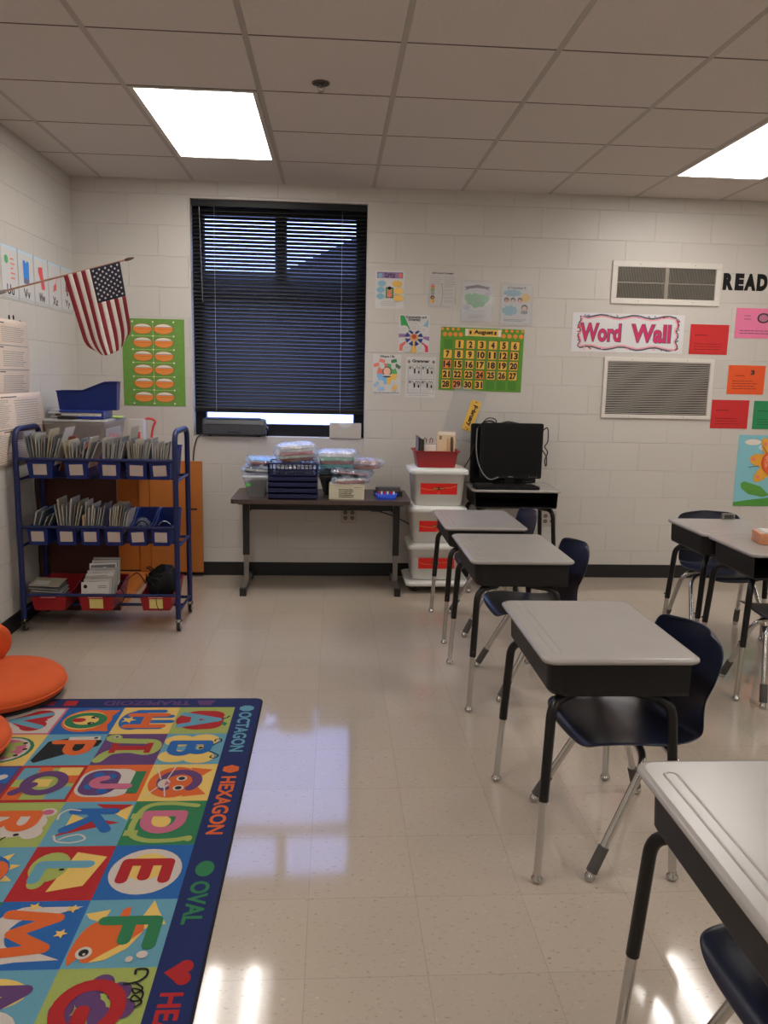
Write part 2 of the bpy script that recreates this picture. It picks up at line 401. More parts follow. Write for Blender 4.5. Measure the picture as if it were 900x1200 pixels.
f,yaw,pit,rol,D,h=p
cy,sy=math.cos(yaw),math.sin(yaw);cp,sp=math.cos(pit),math.sin(pit);cr_,sr=math.cos(rol),math.sin(rol)
fw=Vector((-sy*cp,cy*cp,-sp)); r0=Vector((cy,sy,0)); u0=r0.cross(fw); r2=r0*cr_+u0*sr; u2=u0*cr_-r0*sr
cam=bpy.data.cameras.new('camera'); co=bpy.data.objects.new('camera',cam); COL.objects.link(co)
mm=Matrix((( r2.x,u2.x,-fw.x,0),(r2.y,u2.y,-fw.y,-D),(r2.z,u2.z,-fw.z,h),(0,0,0,1))); co.matrix_world=mm
cam.sensor_fit='HORIZONTAL'; cam.sensor_width=36; cam.lens=f/900*36; cam.clip_start=.05; cam.clip_end=200
bpy.context.scene.camera=co
vs=bpy.context.scene.view_settings; vs.view_transform='Standard'; vs.look='None'; vs.gamma=1; vs.exposure=0; vs.use_curve_mapping=False
# ================================================================ STUDENT DESKS
dtop=mat('desk_top_grey',(.345,.318,.300),.26,var=.06,vscale=7,bump=.22,bscale=16,spec=.42)
dbox=mat('desk_box_black',(.011,.010,.0095),.5,bump=.15,bscale=400,spec=.3)
dleg=mat('desk_leg_black',(.009,.008,.008),.3,spec=.35)
rub=mat('boot_grey',(.07,.065,.06),.6)
def make_desk(h,label,group):
    t=E('school_desk',(0,0,0),0,label,'school desk',group)
    W,Dp=.615,.462
    # top: moulded slab, rounded corners, turned down lip
    b=MB(); L=[]
    for dw,z,r in ((-.020,h-.017,.030),(-.004,h-.0165,.036),(0,h-.011,.038),(-.001,h-.005,.037),(-.006,h-.0012,.034),(-.014,h,.030)):
        L.append([(x,y,z) for x,y in rrect(W+2*dw,Dp+2*dw,r,6)])
    b.loft(L,dtop); b.build('desk_top',t)
    # pencil groove: two low ridges with rounded ends near the far edge
    b=MB(); P=rrect(.50,.026,.0125,5,0,.175)
    ring=[(x,y,h) for x,y in P]; ring.append(ring[0]); b.tube([(x,y,z-.0028) for x,y,z in ring],.0045,dtop,12,False)
    b.build('pencil_groove',t)
    # steel book box, open on the sitter's side
    b=MB(); w2,yf,yb=.285,.205,-.205; z0,z1=h-.122,h-.018; P=[(-w2,yb)]
    for k in range(7): a=R(180-15*k); P.append((-w2+.05+.05*math.cos(a),yf-.05+.05*math.sin(a)))
    for k in range(7): a=R(90-15*k); P.append((w2-.05+.05*math.cos(a),yf-.05+.05*math.sin(a)))
    P.append((w2,yb))
    def off(q,d): return [(x*(1-d/w2),y-(d if y>0 else 0)) for x,y in q]
    lo=off(P,.012); V=[(x,y,z1) for x,y in P]+[(x,y,z0+.012) for x,y in off(P,.004)]+[(x,y,z0) for x,y in lo]
    n=len(P); F=[(i,i+1,i+1+n*1,i+n) for i in range(n-1)]+[(i+n,i+1+n,i+1+2*n,i+2*n) for i in range(n-1)]+[tuple(range(2*n,3*n))[::-1]]
    b.add(V,F,dbox,False); o=b.build('book_box',t)
    s_=o.modifiers.new('s','SOLIDIFY'); s_.thickness=.0025; s_.offset=-1
    b=MB(); b.tube([(-w2+.01,yb,z0+.004),(w2-.01,yb,z0+.004)],.005,dbox,8); b.build('box_lip',t)
    for sx in (-1,1):
        for sy_ in (1,-1):
            yk=.190 if sy_>0 else -.165; yfo=.215 if sy_>0 else -.195
            zt=h-.122-.0155
            top=(sx*.19,yk-.10*sy_,zt); path=rounded([top,(sx*.266,yk,zt),(sx*.300,yfo,.012)],.055,7)
            full=path; 
            # split the leg: black sleeve down to z=.25, chrome insert below
            a=path[-2]; e=path[-1]; tt=(a.z-.25)/(a.z-e.z); mid=a+(e-a)*tt
            lg=MB().tube(path[:-1]+[mid],.0148,dleg,12).build('leg',t)
            MB().tube([mid+(a-mid).normalized()*.02,e],.0118,chrome,12).build('leg_insert',lg)
            MB().lathe([(.009,.03),(.0125,.026),(.0125,.018),(.017,.014),(.018,.008),(.013,.001),(.001,0)][::-1],chrome,(e.x,e.y,0),14).build('glide',lg)
            MB().cyl(mid+Vector((sx*.013,0,.025)),mid+Vector((sx*.020,0,.025)),.004,dleg,8).build('set_screw',lg)
    return t
# ================================================================ CHAIRS
navy=mat('chair_shell_navy',(.008,.011,.030),.33,bump=.15,bscale=500)
blk=mat('chair_shell_black',(.010,.010,.013),.33,bump=.15,bscale=500)
def make_chair(shell,label,group,hs=.955):
    t=E('school_chair',(0,0,0),0,label,'chair',group)
    prof=[(.232,.388,.140),(.229,.400,.168),(.214,.411,.186),(.17,.416,.197),(.10,.414,.203),(.02,.405,.203),(-.06,.403,.195),(-.115,.412,.180),(-.130,.442,.186),(-.146,.50,.188),(-.164,.55,.191),(-.183,.60,.197),(-.196,.65,.200),(-.205,.69,.196),(-.211,.715,.180),(-.214,.728,.150),(-.215,.735,.10)]
    Q=catmull([(a,b_,c) for a,b_,c in prof],2); NV=16; V=[];F=[]
    for i,(y,z,hw_) in enumerate(Q):
        s_=i/(len(Q)-1); back=max(0,min(1,(z-.43)/.12)) if y<-.1 else 0
        for j in range(NV+1):
            v=-1+2*j/NV; V.append((v*hw_, y+back*.045*v*v, (z+(1-back)*.010*v**4-(1-back)*.008*(1-v*v))*hs))
    for i in range(len(Q)-1):
        for j in range(NV):
            a=i*(NV+1)+j; F.append((a,a+1,a+NV+2,a+NV+1))
    b=MB().add(V,F,shell,True); o=b.build('shell',t)
    m_=o.modifiers.new('s','SOLIDIFY'); m_.thickness=.007; m_.offset=-1
    m_=o.modifiers.new('sub','SUBSURF'); m_.levels=1; m_.render_levels=1
    for sx in (-1,1):
        for sy_,name in ((1,'f'),(-1,'r')):
            y0=.05 if sy_>0 else -.035; yf=.235 if sy_>0 else -.155
            kx=.182
            path=rounded([(0,y0,.380*hs),(sx*kx,y0,.380*hs),(sx*.226,yf,.016)],.08,8)
            lg=MB().tube(path,.0125,chrome,12).build('leg',t)
            e=path[-1]; a=path[-2]; d=(a-e).normalized()
            MB().tube([e+d*.095,e+d*.012],.0165,rub,12,True,.0175).build('boot',lg)
            MB().lathe([(.001,0),(.013,.002),(.016,.008),(.014,.02),(.008,.026)],chrome,(e.x,e.y,0),12).build('glide',lg)
    b=MB(); b.box(-.10,.10,-.07,-.055,.388*hs,.397*hs,chrome).box(-.10,.10,.055,.07,.388*hs,.400*hs,chrome); b.build('seat_bracket',t,bev=.002)
    return t
G1='grey topped school desks in the column running away from the camera'
P90=R(90)
d=make_desk(.688,'fully visible grey topped school desk, third from the back wall in its column','school desks with grey tops and black book boxes')
d.location=(.828,-3.345,0); d.rotation_euler.z=P90; GD='school desks with grey tops and black book boxes'
dup(d,(.828,-2.13,0),P90,'grey topped school desk second from the back wall, between its column neighbors',GD)
dd=dup(d,(.842,-1.215,0),P90,'farthest desk of the column, beside the stack of white storage tubs',GD); dd.scale=(1,1,.955)
dup(d,(.857,-4.545,0),P90,'nearest desk, cut off at the bottom right corner, its grey top glaring with light',GD)
dm=dup(d,(1.245,-.255,0),0,'school desk against the back wall carrying the black monitors',GD); dm.scale=(1,1,1.05)
# the two desks pushed front to front at the right edge
dk=dup(d,(2.185,-1.655,0),R(180),'desk of the pair at the right edge that stands nearer the back wall',GD); dk.scale=(1,1,1.03)
dk=dup(d,(2.195,-2.125,0),0,'desk of the right edge pair nearer the camera, carrying the wood patterned box',GD); dk.scale=(1,1,1.03)
GC='molded plastic school chairs on chrome legs'
c=make_chair(navy,'navy plastic chair pushed under the fully visible desk, third from the back wall',GC)
c.location=(.978,-3.39,0); c.rotation_euler.z=P90+R(7)
dup(c,(.995,-2.09,0),P90+R(3),'navy plastic chair tucked under the middle desk of the column',GC)
dup(c,(.985,-1.17,0),P90+R(2),'navy plastic chair at the farthest desk of the column, beside the monitor desk',GC)
dup(c,(.96,-4.56,0),P90+R(4),'dark plastic chair under the nearest desk at the bottom right corner',GC)
dup(c,(2.26,-1.31,0),R(180),'black plastic chair behind the right edge desks, facing the camera',GC)
dup(c,(2.20,-2.26,0),0,'dark chair cut off by the right edge, pushed under the nearer desk of the pair',GC)
# things on the pair of desks
wood=mat('wood_pattern_card',C(190,120,85),.5,var=.5,vscale=14)
t=E('patterned_box',(2.16,-2.10,.709),R(-12),'low reddish wood patterned box topped with white sheets on the right edge desk','box')
MB().box(-.115,.115,-.065,.065,0,.052,wood).build('carton',t,bev=.002)
b=MB(); 
for k in range(4): b.box(-.10+.004*k,.112-.003*k,-.058,.060,.0525+.0016*k,.0538+.0016*k,paper)
b.build('paper_sheets',t)
mt=mat('brushed_metal',(.35,.34,.32),.35,.9)
b=MB(); b.box(-.035,.035,-.012,.012,0,.034,mt).box(-.028,.028,-.0125,-.012,.006,.028,mat('slot_dark',(.05,.05,.05),.5)); tag(b.build('metal_holder',loc=(2.22,-1.455,.709),bev=.003),'small grey metal holder on the far edge of the right edge desks','holder')
# ================================================================ FOLDING WORK TABLE
tt_=mat('table_top_brown',C(62,50,46,2.0),.38,var=.2,vscale=60); te=mat('table_edge',(.015,.013,.012),.4); tl=mat('table_leg_black',(.013,.013,.013),.4)
tm=mat('worn_chrome',(.33,.31,.29),.35,1.)
TZ=.655
t=E('work_table',(-.075,-.33,0),0,'long dark brown topped work table with black steel legs under the window','table')
b=MB(); b.prism(rrect(1.175,.545,.03,4),TZ-.028,TZ,tt_); b.build('table_top',t,bev=.003)
MB().box(-.48,.48,.02,.05,TZ-.115,TZ-.065,tl).build('crossbar',t,bev=.003)
for sx in (-1,1):
    x=sx*.515
    lg=MB().box(x-.022,x+.022,-.014,.014,.23,TZ-.028,tl).build('leg',t,bev=.003)
    MB().box(x-.017,x+.017,-.010,.010,.045,.24,tm).build('leg_insert',lg,bev=.002)
    MB().box(x-.03,x+.03,-.20,.20,TZ-.045,TZ-.0285,tl).build('bracket',t,bev=.002)
    ft=MB().box(x-.018,x+.018,-.235,.245,.016,.050,tm).build('foot',t,bev=.004)
    MB().box(x-.021,x+.021,-.243,-.205,.0,.053,black).box(x-.021,x+.021,.205,.252,.0,.053,black).build('foot_cap',ft,bev=.003)
    b=MB(); b.prism([(0,0),(.07*-sx,0),(0,-.07)][::(1 if sx>0 else -1)],-.006,.006,tl,Matrix.Translation((x-sx*.022,0.035,TZ-.06))@Matrix.Rotation(R(90),4,'X')); b.build('gusset',t)
# ---- blue wire-look basket file crate
bcr=mat('crate_blue',(.005,.010,.07),.4)
t=E('storage_crate',(-.262,-.46,TZ),0,'dark blue slatted plastic crate stack on the table front','crate')
def crate(z0,z1,top):
    b=MB(); w,dp=.155,.125
    for sx in (-1,1): b.box(sx*w-.004,sx*w+.004,-dp,dp,z0,z1,bcr)
    b.box(-w,w,-dp,dp,z0,z0+.004,bcr)
    for yy in (-dp,dp-.004):
        b.box(-w,w,yy,yy+.004,z0,z0+.012,bcr); b.box(-w-.004,w+.004,yy-.003,yy+.007,z1-.010,z1,bcr)
        if top:
            for k in range(13): x=-w+2*w*k/12; b.box(x-.0035,x+.0035,yy,yy+.004,z0,z1,bcr)
            b.box(-w,w,yy,yy+.004,(z0+z1)/2-.004,(z0+z1)/2+.004,bcr)
        else: b.box(-w,w,yy,yy+.003,z0,z1,bcr)
    return b
for k in range(4): crate(.038*k,.038*k+.035,False).build('tray',t,bev=.0015)
crate(.155,.24,True).build('basket',t,bev=.001)
# ---- clear totes on the table
cp=clear('clear_plastic',(.75,.78,.78),.15,.35); smoke=clear('smoke_plastic',(.05,.05,.05),.2,.7)
content=mat('dark_contents',(.03,.03,.035),.7,var=.6,vscale=30)
def tote(name,w,d_,h_,loc,label,m,lidm,inner,cat='storage tub',rz=0,lid=True):
    t=E(name,loc,rz,label,cat)
    b=MB(); L=[]
    for dw,z in ((-.03,0.),(0,h_-.012),(.008,h_-.010),(.008,h_)): L.append([(x,y,z) for x,y in rrect(w+dw*2 if dw<0 else w+dw,d_+dw*2 if dw<0 else d_+dw,.02,4)])
    b.loft(L,m,True,False); b.build('tub',t)
    if lid:
        b=MB(); L=[[(x,y,z) for x,y in rrect(w+q,d_+q,.025,4)] for q,z in ((.012,h_+.0005),(.022,h_+.004),(.02,h_+.014),(.0,h_+.020),(-.03,h_+.020),(-.04,h_+.016))]
        b.loft(L,lidm); b.build('lid',t)
    if inner: MB().box(-w/2+.035,w/2-.035,-d_/2+.035,d_/2-.035,.004,h_*.8,inner).build('contents',t,bev=.01)
    return t
ctub=tote('storage_tub',.165,.30,.125,(-.505,-.36,TZ),'small clear tub with dark contents on the left end of the table',cp,cp,content)
tote('storage_tub',.15,.24,.125,(-.015,-.28,TZ),'smoky dark tub behind the white carton on the table',smoke,smoke,content)
b=MB(); b.prism(ell(0,0,.016,.012,16),0,.0012,K('green_bright',70,170,80),Matrix.Rotation(R(90),4,'X')); b.build('round_sticker',ctub,loc=(-.05,-.1525,.085))
# ---- white carton
t=E('carton',(.092,-.50,TZ),R(-3),'white cardboard carton with black printing on the table','box')
b=MB(); b.box(-.115,.115,-.045,.085,0,.098,mat('carton_white',C(178,172,150),.6)); D=Dec(b,(-.115,-.045,0),(1,0,0),(0,0,1),.23,.098); D.lines(.28,.12,.72,.72,5,ink,.005); D.lines(.72,.75,.95,.9,1,grey,.003)
b.build('carton_body',t,bev=.0015)
MB().box(-.117,.117,-.047,.087,.0985,.101,mat('carton_lid',C(190,184,165),.6)).build('flap',t)
# ---- blue caddy and black hole punch
t=E('pencil_caddy',(.355,-.49,TZ),R(-4),'shallow bright blue caddy with red and white marker caps on the table','caddy')
b=MB(); L=[[(x,y,z) for x,y in rrect(w,d_,.02,4)] for w,d_,z in ((.125,.07,0),(.145,.085,.036),(.139,.079,.036),(.125,.07,.012))]; b.loft(L,K('caddy_blue',20,60,170,2.4,.35)); b.build('tray',t)
for k in range(6): MB().cyl((-.05+.02*k,-.02,.015),(-.05+.02*k,-.012,.052),.006,(pr if k%2==0 else pw),8).build('marker',t)
t=E('hole_punch',(.375,-.35,TZ),R(6),'low black and grey desk device behind the blue caddy','office device')
MB().prism(rrect(.19,.11,.02,4),0,.035,mat('device_black',(.02,.02,.022),.35)).build('base',t,bev=.004)
MB().prism(rrect(.17,.07,.02,4),.0352,.062,mat('device_grey',(.12,.11,.11),.4)).build('top_shell',t,bev=.008)
# ---- zip bags of craft pieces
film=clear('bag_film',(.70,.78,.95),.06,.26)
film.node_tree.nodes['Principled BSDF'].inputs['Specular IOR Level'].default_value=.9
def bag(name,w,d_,h_,loc,rz,cols,label,tilt=0,seed=0):
    rd=random.Random(seed); t=E(name,loc,rz,label,'bag','clear zip bags of craft pieces heaped on the table'); t.rotation_euler.x=R(rd.uniform(0,5)); t.rotation_euler.y=R(rd.uniform(-5,5))
    b=MB(); n=len(cols); 
    for k,cm in enumerate(cols):
        a=rd.uniform(-.12,.12); z=.006+k*(h_-.014)/n; th_=(h_-.014)/n*.85; s_=.82+rd.uniform(-.06,.04)
        P=[(x*math.cos(a)-y*math.sin(a),x*math.sin(a)+y*math.cos(a)) for x,y in rrect(w*s_,d_*s_,.02,3)]
        P=[(x*(1+rd.uniform(-.05,.05)),y*(1+rd.uniform(-.05,.05))) for x,y in P]
        b.prism(P,z,z+th_,cm)
    b.build('contents',t)
    V=[];F=[];N=18
    ph=[rd.uniform(0,6) for _ in range(6)]
    for side in (1,-1):
        for i in range(N+1):
            for j in range(N+1):
                u=-1+2*i/N; v=-1+2*j/N; e=(1-abs(u)**4)*(1-abs(v)**4)
                wr=.0065*(math.sin(9*u+5*v+ph[0])+math.sin(14*v-6*u+ph[1])+.8*math.sin(23*u+17*v+ph[2]))
                z=h_/2+side*(h_/2*max(0,e)**.4)+ (wr if e>0 else wr*.6)
                z=max(z,.0005)
                V.append((u*w/2*1.06,v*d_/2*1.06,z))
    m_=(N+1)**2
    for s_ in (0,1):
        for i in range(N):
            for j in range(N):
                a=s_*m_+i*(N+1)+j; q=(a,a+N+1,a+N+2,a+1); F.append(q if s_==0 else q[::-1])
    MB().add(V,F,film,True).build('plastic_film',t)
    return t
def KV(n,r,g,b_): return mat('mottled_'+n,C(r,g,b_),.5,var=.75,vscale=45)
kb=KV('brown',120,62,42); kd=KV('dark',50,42,44); kt=KV('teal',40,130,120); kc=KV('cream',190,165,140); kr=KV('red',170,60,50); ko=KV('orange',200,100,50)
for i,(w,d_,h_,loc,rz,cols,label) in enumerate([
 (.30,.20,.055,(-.255,-.44,TZ+.175),.05,[kd,pw,kd],'clear zip bag lying in the blue basket'),
 (.27,.19,.115,(-.245,-.44,TZ+.243),.15,[kb,kc,kr,kc,pw],'tall bulging zip bag on top of the blue basket'),
 (.23,.17,.05,(-.49,-.33,TZ+.147),-.1,[kd,kc,kd],'clear zip bag on the lid of the left clear tub'),
 (.22,.15,.045,(-.475,-.31,TZ+.20),.3,[kb,po,plb],'blue tinged zip bag topping the pile above the left clear tub'),
 (.24,.18,.045,(.115,-.455,TZ+.103),.05,[kr,kc],'zip bag with pinkish contents directly on the white carton'),
 (.26,.18,.045,(.13,-.44,TZ+.15),-.15,[kd,kr,kd],'dark zip bag, second up from the white carton'),
 (.24,.19,.045,(-.01,-.29,TZ+.147),.2,[kd,kt,pw],'zip bag lying on the smoky tub'),
 (.29,.19,.115,(.03,-.40,TZ+.197),-.1,[kt,kb,pg,pw],'big zip bag with green and red sheets topping the right pile'),
 (.22,.16,.06,(.215,-.42,TZ+.197),-.35,[ko,kb,ko],'zip bag with orange brown pieces at the right end of the pile'),
 ]): bag('craft_bag',w,d_,h_,loc,rz,cols,label,0,i+3)
# ================================================================ WHITE TUB STACK ON DOLLY
wt=mat('tub_white',C(200,198,192,1.6),.4); lidw=mat('tub_lid_white',C(215,216,212,1.5),.35); tred=K('tub_label_red',190,22,16,2.1,.4); tgold=K('gold_swirl',200,120,60)
t0=E('dolly',(.72,-.29,0),0,'white wheeled dolly under the stack of white tubs','dolly')
b=MB(); L=[[(x,y,z) for x,y in rrect(w,d_,.04,4)] for w,d_,z in ((.36,.33,.045),(.43,.40,.052),(.44,.41,.075),(.415,.385,.082),(.40,.37,.078))]; b.loft(L,lidw); b.build('tray',t0)
for sx in (-1,1):
    for sy_ in (-1,1):
        b=MB(); x,y=sx*.15,sy_*.13; b.cyl((x-.012,y,.02),(x+.012,y,.02),.02,black,14); b.box(x-.016,x+.016,y-.014,y+.014,.032,.046,black); b.build('caster',t0)
for k,lab in enumerate(('white lidded tub with a red label at the bottom of the stack on the dolly','white lidded tub with a red label in the middle of the stack','top white lidded tub of the dolly stack, under the red bin')):
    z0=.0825+k*.2585
    t=E('storage_tub',(.715,-.285,z0),0,lab,'storage tub','white lidded tubs stacked on the dolly')
    b=MB(); L=[[(x,y,z) for x,y in rrect(w,d_,.03,4)] for w,d_,z in ((.31,.26,0),(.325,.275,.006),(.36,.31,.225),(.372,.322,.226),(.372,.322,.233))]; b.loft(L,wt); b.build('tub',t)
    b=MB(); L=[[(x,y,z) for x,y in rrect(w,d_,.035,4)] for w,d_,z in ((.392,.342,.218),(.400,.35,.222),(.400,.35,.240),(.392,.342,.2475),(.36,.31,.2485),(.35,.30,.255),(.33,.28,.2575))]; b.loft(L,lidw); b.build('lid',t)
    b=MB(); X=Matrix.Translation((0,-.1480,.118))@Matrix.Rotation(R(4.5),4,'X'); b.X=X
    b.box(-.125,.125,-.0012,.001,-.038,.038,tred); D=Dec(b,(-.125,-.0012,-.038),(1,0,0),(0,0,1),.25,.076)
    D.line([(0.02,.55),(.2,.42),(.4,.42),(.6,.62),(.8,.6),(.98,.8)],.004,tgold); D.ell(.5,.55,.17,.12,K('label_dark',70,40,30)); D.text('~ ~',.5,.55,.07,None,tgold,.02); D.rect(.46,.1,.54,.16,tgold)
    b.build('label_card',t)
RZ=.0825+3*.2585
t=E('storage_bin',(.70,-.29,RZ),0,'dark red plastic bin full of papers on top of the white tub stack','storage bin')
b=MB(); L=[[(x,y,z) for x,y in rrect(w,d_,.02,4)] for w,d_,z in ((.255,.20,0),(.29,.235,.105),(.318,.262,.107),(.318,.262,.113),(.284,.23,.113),(.25,.195,.004))]; b.loft(L,mat('bin_dark_red',C(135,18,20,2.0),.4)); b.build('bin',t)
def card(name,w,h_,th_,loc,rx,ry,rz,m,label,cat,group=None,dec=None):
    b=MB(); b.box(-w/2,w/2,-th_/2,th_/2,0,h_,m)
    if dec: dec(Dec(b,(-w/2,-th_/2,0),(1,0,0),(0,0,1),w,h_))
    o=b.build(name,loc=loc); o.rotation_euler=(rx,ry,rz); tag(o,label,cat,group); return o
env=mat('manila',C(200,175,140,1.7),.6)
card('folder',.125,.235,.006,(.765,-.335,RZ+.006),R(-4),R(1.5),0,env,'tall cream folder standing in the red bin','folder',dec=lambda D:(D.rect(.05,.90,.95,.985,pw),D.rect(.12,.76,.24,.87,grey),D.rect(.55,.05,.60,.8,mat('fold',C(170,130,80),.6)),D.rect(.70,.05,.93,.8,mat('fold2',C(190,150,90),.6))))
card('picture_card',.125,.155,.005,(.645,-.34,RZ+.006),R(-5),0,0,paper,'white framed card standing in the red bin','card',dec=lambda D:(D.rect(.04,.03,.96,.97,grey),D.rect(.06,.05,.94,.95,pw)))
for k in range(5): card('booklet',.16,.20-.006*k,.004,(.572+.010*k,-.30,RZ+.006),0,R(-3+1.2*k),P90,(kd if k%2 else grey),'dark booklet on edge at the left inside the red bin','booklet','booklets at the left side of the red bin')
for k in range(2): card('booklet',.13,.185,.004,(.803+.009*k,-.30,RZ+.012),0,R(8+3*k),P90,kd,'dark booklet leaning out at the right of the red bin','booklet','booklets leaning at the right side of the red bin')
b=MB()
for x in (.625,.668): b.tube([(x-.01,-.315,RZ+.14),(x-.008,-.315,RZ+.185),(x,-.315,RZ+.196),(x+.009,-.315,RZ+.185),(x+.006,-.315,RZ+.14)],.003,redp,6)
tag(b.build('scissor_handles'),'red loop handles poking up behind the white card in the red bin','scissors')
# ================================================================ MONITORS
mb_=mat('monitor_black',(.005,.005,.006),.5,spec=.3); scr=mat('screen_off',(.003,.003,.005),.3,spec=.3)
MZ=.7235
def monitor(w,h_,loc,rz,label,lean=0,stand=True):
    t=E('monitor',loc,rz,label,'monitor'); t.rotation_euler.x=lean
    b=MB(); z0=.052 if stand else 0
    L=[[(x,y,z0+h_/2+z) for x,z in rrect(ww,hh_,.012,3)] for ww,hh_,y in ((w,h_,-.02),(w,h_,.012),(w*.8,h_*.8,.04))]; b.loft([l[::-1] for l in L],mb_,smooth=False); b.build('housing',t)
    b=MB(); b.box(-w/2+.018,w/2-.018,-.0215,-.020,z0+.03,z0+h_-.018,scr); b.build('screen',t)
    b=MB()
    for k in range(4): b.box(w/2-.09+.018*k,w/2-.082+.018*k,-.0222,-.020,z0+.010,z0+.014,grey)
    b.box(-.018,.018,-.0222,-.020,z0+.008,z0+.015,grey); b.build('buttons',t)
    if stand:
        b=MB(); b.box(-.035,.035,-.002,.03,.012,z0+.05,mb_); b.prism(ell(0,0,.12,.075,24),0,.014,mb_); b.build('stand',t,bev=.002)
    return t
monitor(.435,.385,(1.238,-.25,MZ),0,'black monitor with a dark screen on the desk against the back wall')
monitor(.475,.42,(1.215,-.115,MZ+.002),0,'second larger black monitor close behind the front one, draped with cables',R(-4),False)
t=E('keyboard',(1.18,-.405,MZ),R(1),'black keyboard lying under the monitor on the desk edge','keyboard')
kp=rrect(.44,.135,.01,3); MB().prism(kp,0,.018,mb_).build('keyboard_body',t,bev=.002)
b=MB()
for i in range(18):
    for j in range(5): b.box(-.207+i*.0232,-.207+i*.0232+.019,-.057+j*.0232,-.057+j*.0232+.019,.018,.0225,black)
b.build('keys',t)
def cable(name,pts,r,m,label,group=None,parent=None):
    o=MB().tube(catmull(pts,6),r,m,7).build(name,parent)
    if not parent: tag(o,label,'cable',group)
    return o
cb=mat('cable_black',(.01,.01,.01),.45)
cable('cable',[(1.46,-.20,1.10),(1.49,-.24,1.13),(1.495,-.25,1.04),(1.475,-.25,1.0),(1.50,-.24,.96),(1.485,-.23,.90),(1.50,-.22,.86),(1.505,-.2,.92),(1.475,-.19,.97)],.004,cb,'black cable looped down the right side of the monitors')
cable('cable',[(1.00,-.20,1.10),(1.03,-.24,1.155),(1.09,-.22,1.17),(1.15,-.2,1.15),(1.22,-.2,1.165),(1.32,-.2,1.15),(1.42,-.2,1.15),(1.46,-.2,1.12)],.006,cb,'black cable draped along the top of the monitors')
cable('cable',[(1.00,-.22,1.12),(.99,-.26,1.0),(1.0,-.28,.9),(1.03,-.31,.82),(1.08,-.33,.775),(1.14,-.335,.79)],.005,mat('cable_grey',(.16,.16,.16),.4),'grey cable curving down at the left of the monitor')
cable('cable',[(1.01,-.23,1.13),(1.06,-.26,1.19),(1.12,-.25,1.18),(1.13,-.22,1.12)],.004,cb,'small black cable loop standing up over the top left monitor corner')
cable('cable',[(.985,-.20,1.0),(.96,-.18,.90),(.93,-.12,.82),(.92,-.05,.70),(.90,-.02,.5)],.004,cb,'black cord dropping from the monitors behind the tub stack')
# ================================================================ CART
cblue=mat('cart_blue',(.006,.014,.085),.35); cast=mat('caster_black',(.012,.012,.012),.35)
CX0,CX1,CY0,CY1=-1.722,-.868,-1.315,-.945
t=E('book_cart',((CX0+CX1)/2,(CY0+CY1)/2,0),0,'blue tubular steel book cart on casters holding rows of book bins','cart')
hx=(CX1-CX0)/2; hy=(CY1-CY0)/2
for sx in (-1,1):
    b=MB(); P=rounded([(sx*hx,-hy,.075),(sx*hx,-hy,1.135),(sx*hx,hy,1.135),(sx*hx,hy,.075)],.075,8); b.tube(P,.0155,cblue,12); fr_=b.build('end_frame',t)
    for yy in (-hy,hy):
        b=MB(); b.cyl((sx*hx,yy,.06),(sx*hx,yy,.085),.011,chrome,10); b.box(sx*hx-.014,sx*hx-.010,yy-.012,yy+.034,.02,.062,chrome).box(sx*hx+.010,sx*hx+.014,yy-.012,yy+.034,.02,.062,chrome).box(sx*hx-.014,sx*hx+.014,yy-.012,yy+.034,.058,.062,chrome)
        cs=b.build('caster',t); 
        b=MB(); b.cyl((sx*hx-.009,yy+.014,.0285),(sx*hx+.009,yy+.014,.0285),.028,cast,20); b.cyl((sx*hx-.0155,yy+.014,.0285),(sx*hx+.0155,yy+.014,.0285),.007,chrome,10); b.build('wheel',cs)
for z in (.858,.484,.110):
    for yy in (-hy+.17,hy-.03):
        MB().cyl((-hx,yy,z),(hx,yy,z),.009,cblue,10).build('rail',t)
for z in (.975,.600,.212):
    MB().cyl((-hx,-hy,z),(hx,-hy,z),.0085,cblue,10).build('rail',t)
for sx in (-1,1):
    for z in (.858,.484,.110): MB().cyl((sx*hx,-hy,z),(sx*hx,hy,z),.008,cblue,8).build('side_bar',t)
for z in (.56,.17): b=MB(); b.box(hx-.004,hx+.004,-hy,-hy+.02,z,z+.06,cblue); b.build('bracket',t)
b=MB(); b.box(-hx-.0165,-hx-.0155,-hy-.006,-hy+.006,.83,.88,paper); b.build('white_sticker',t)
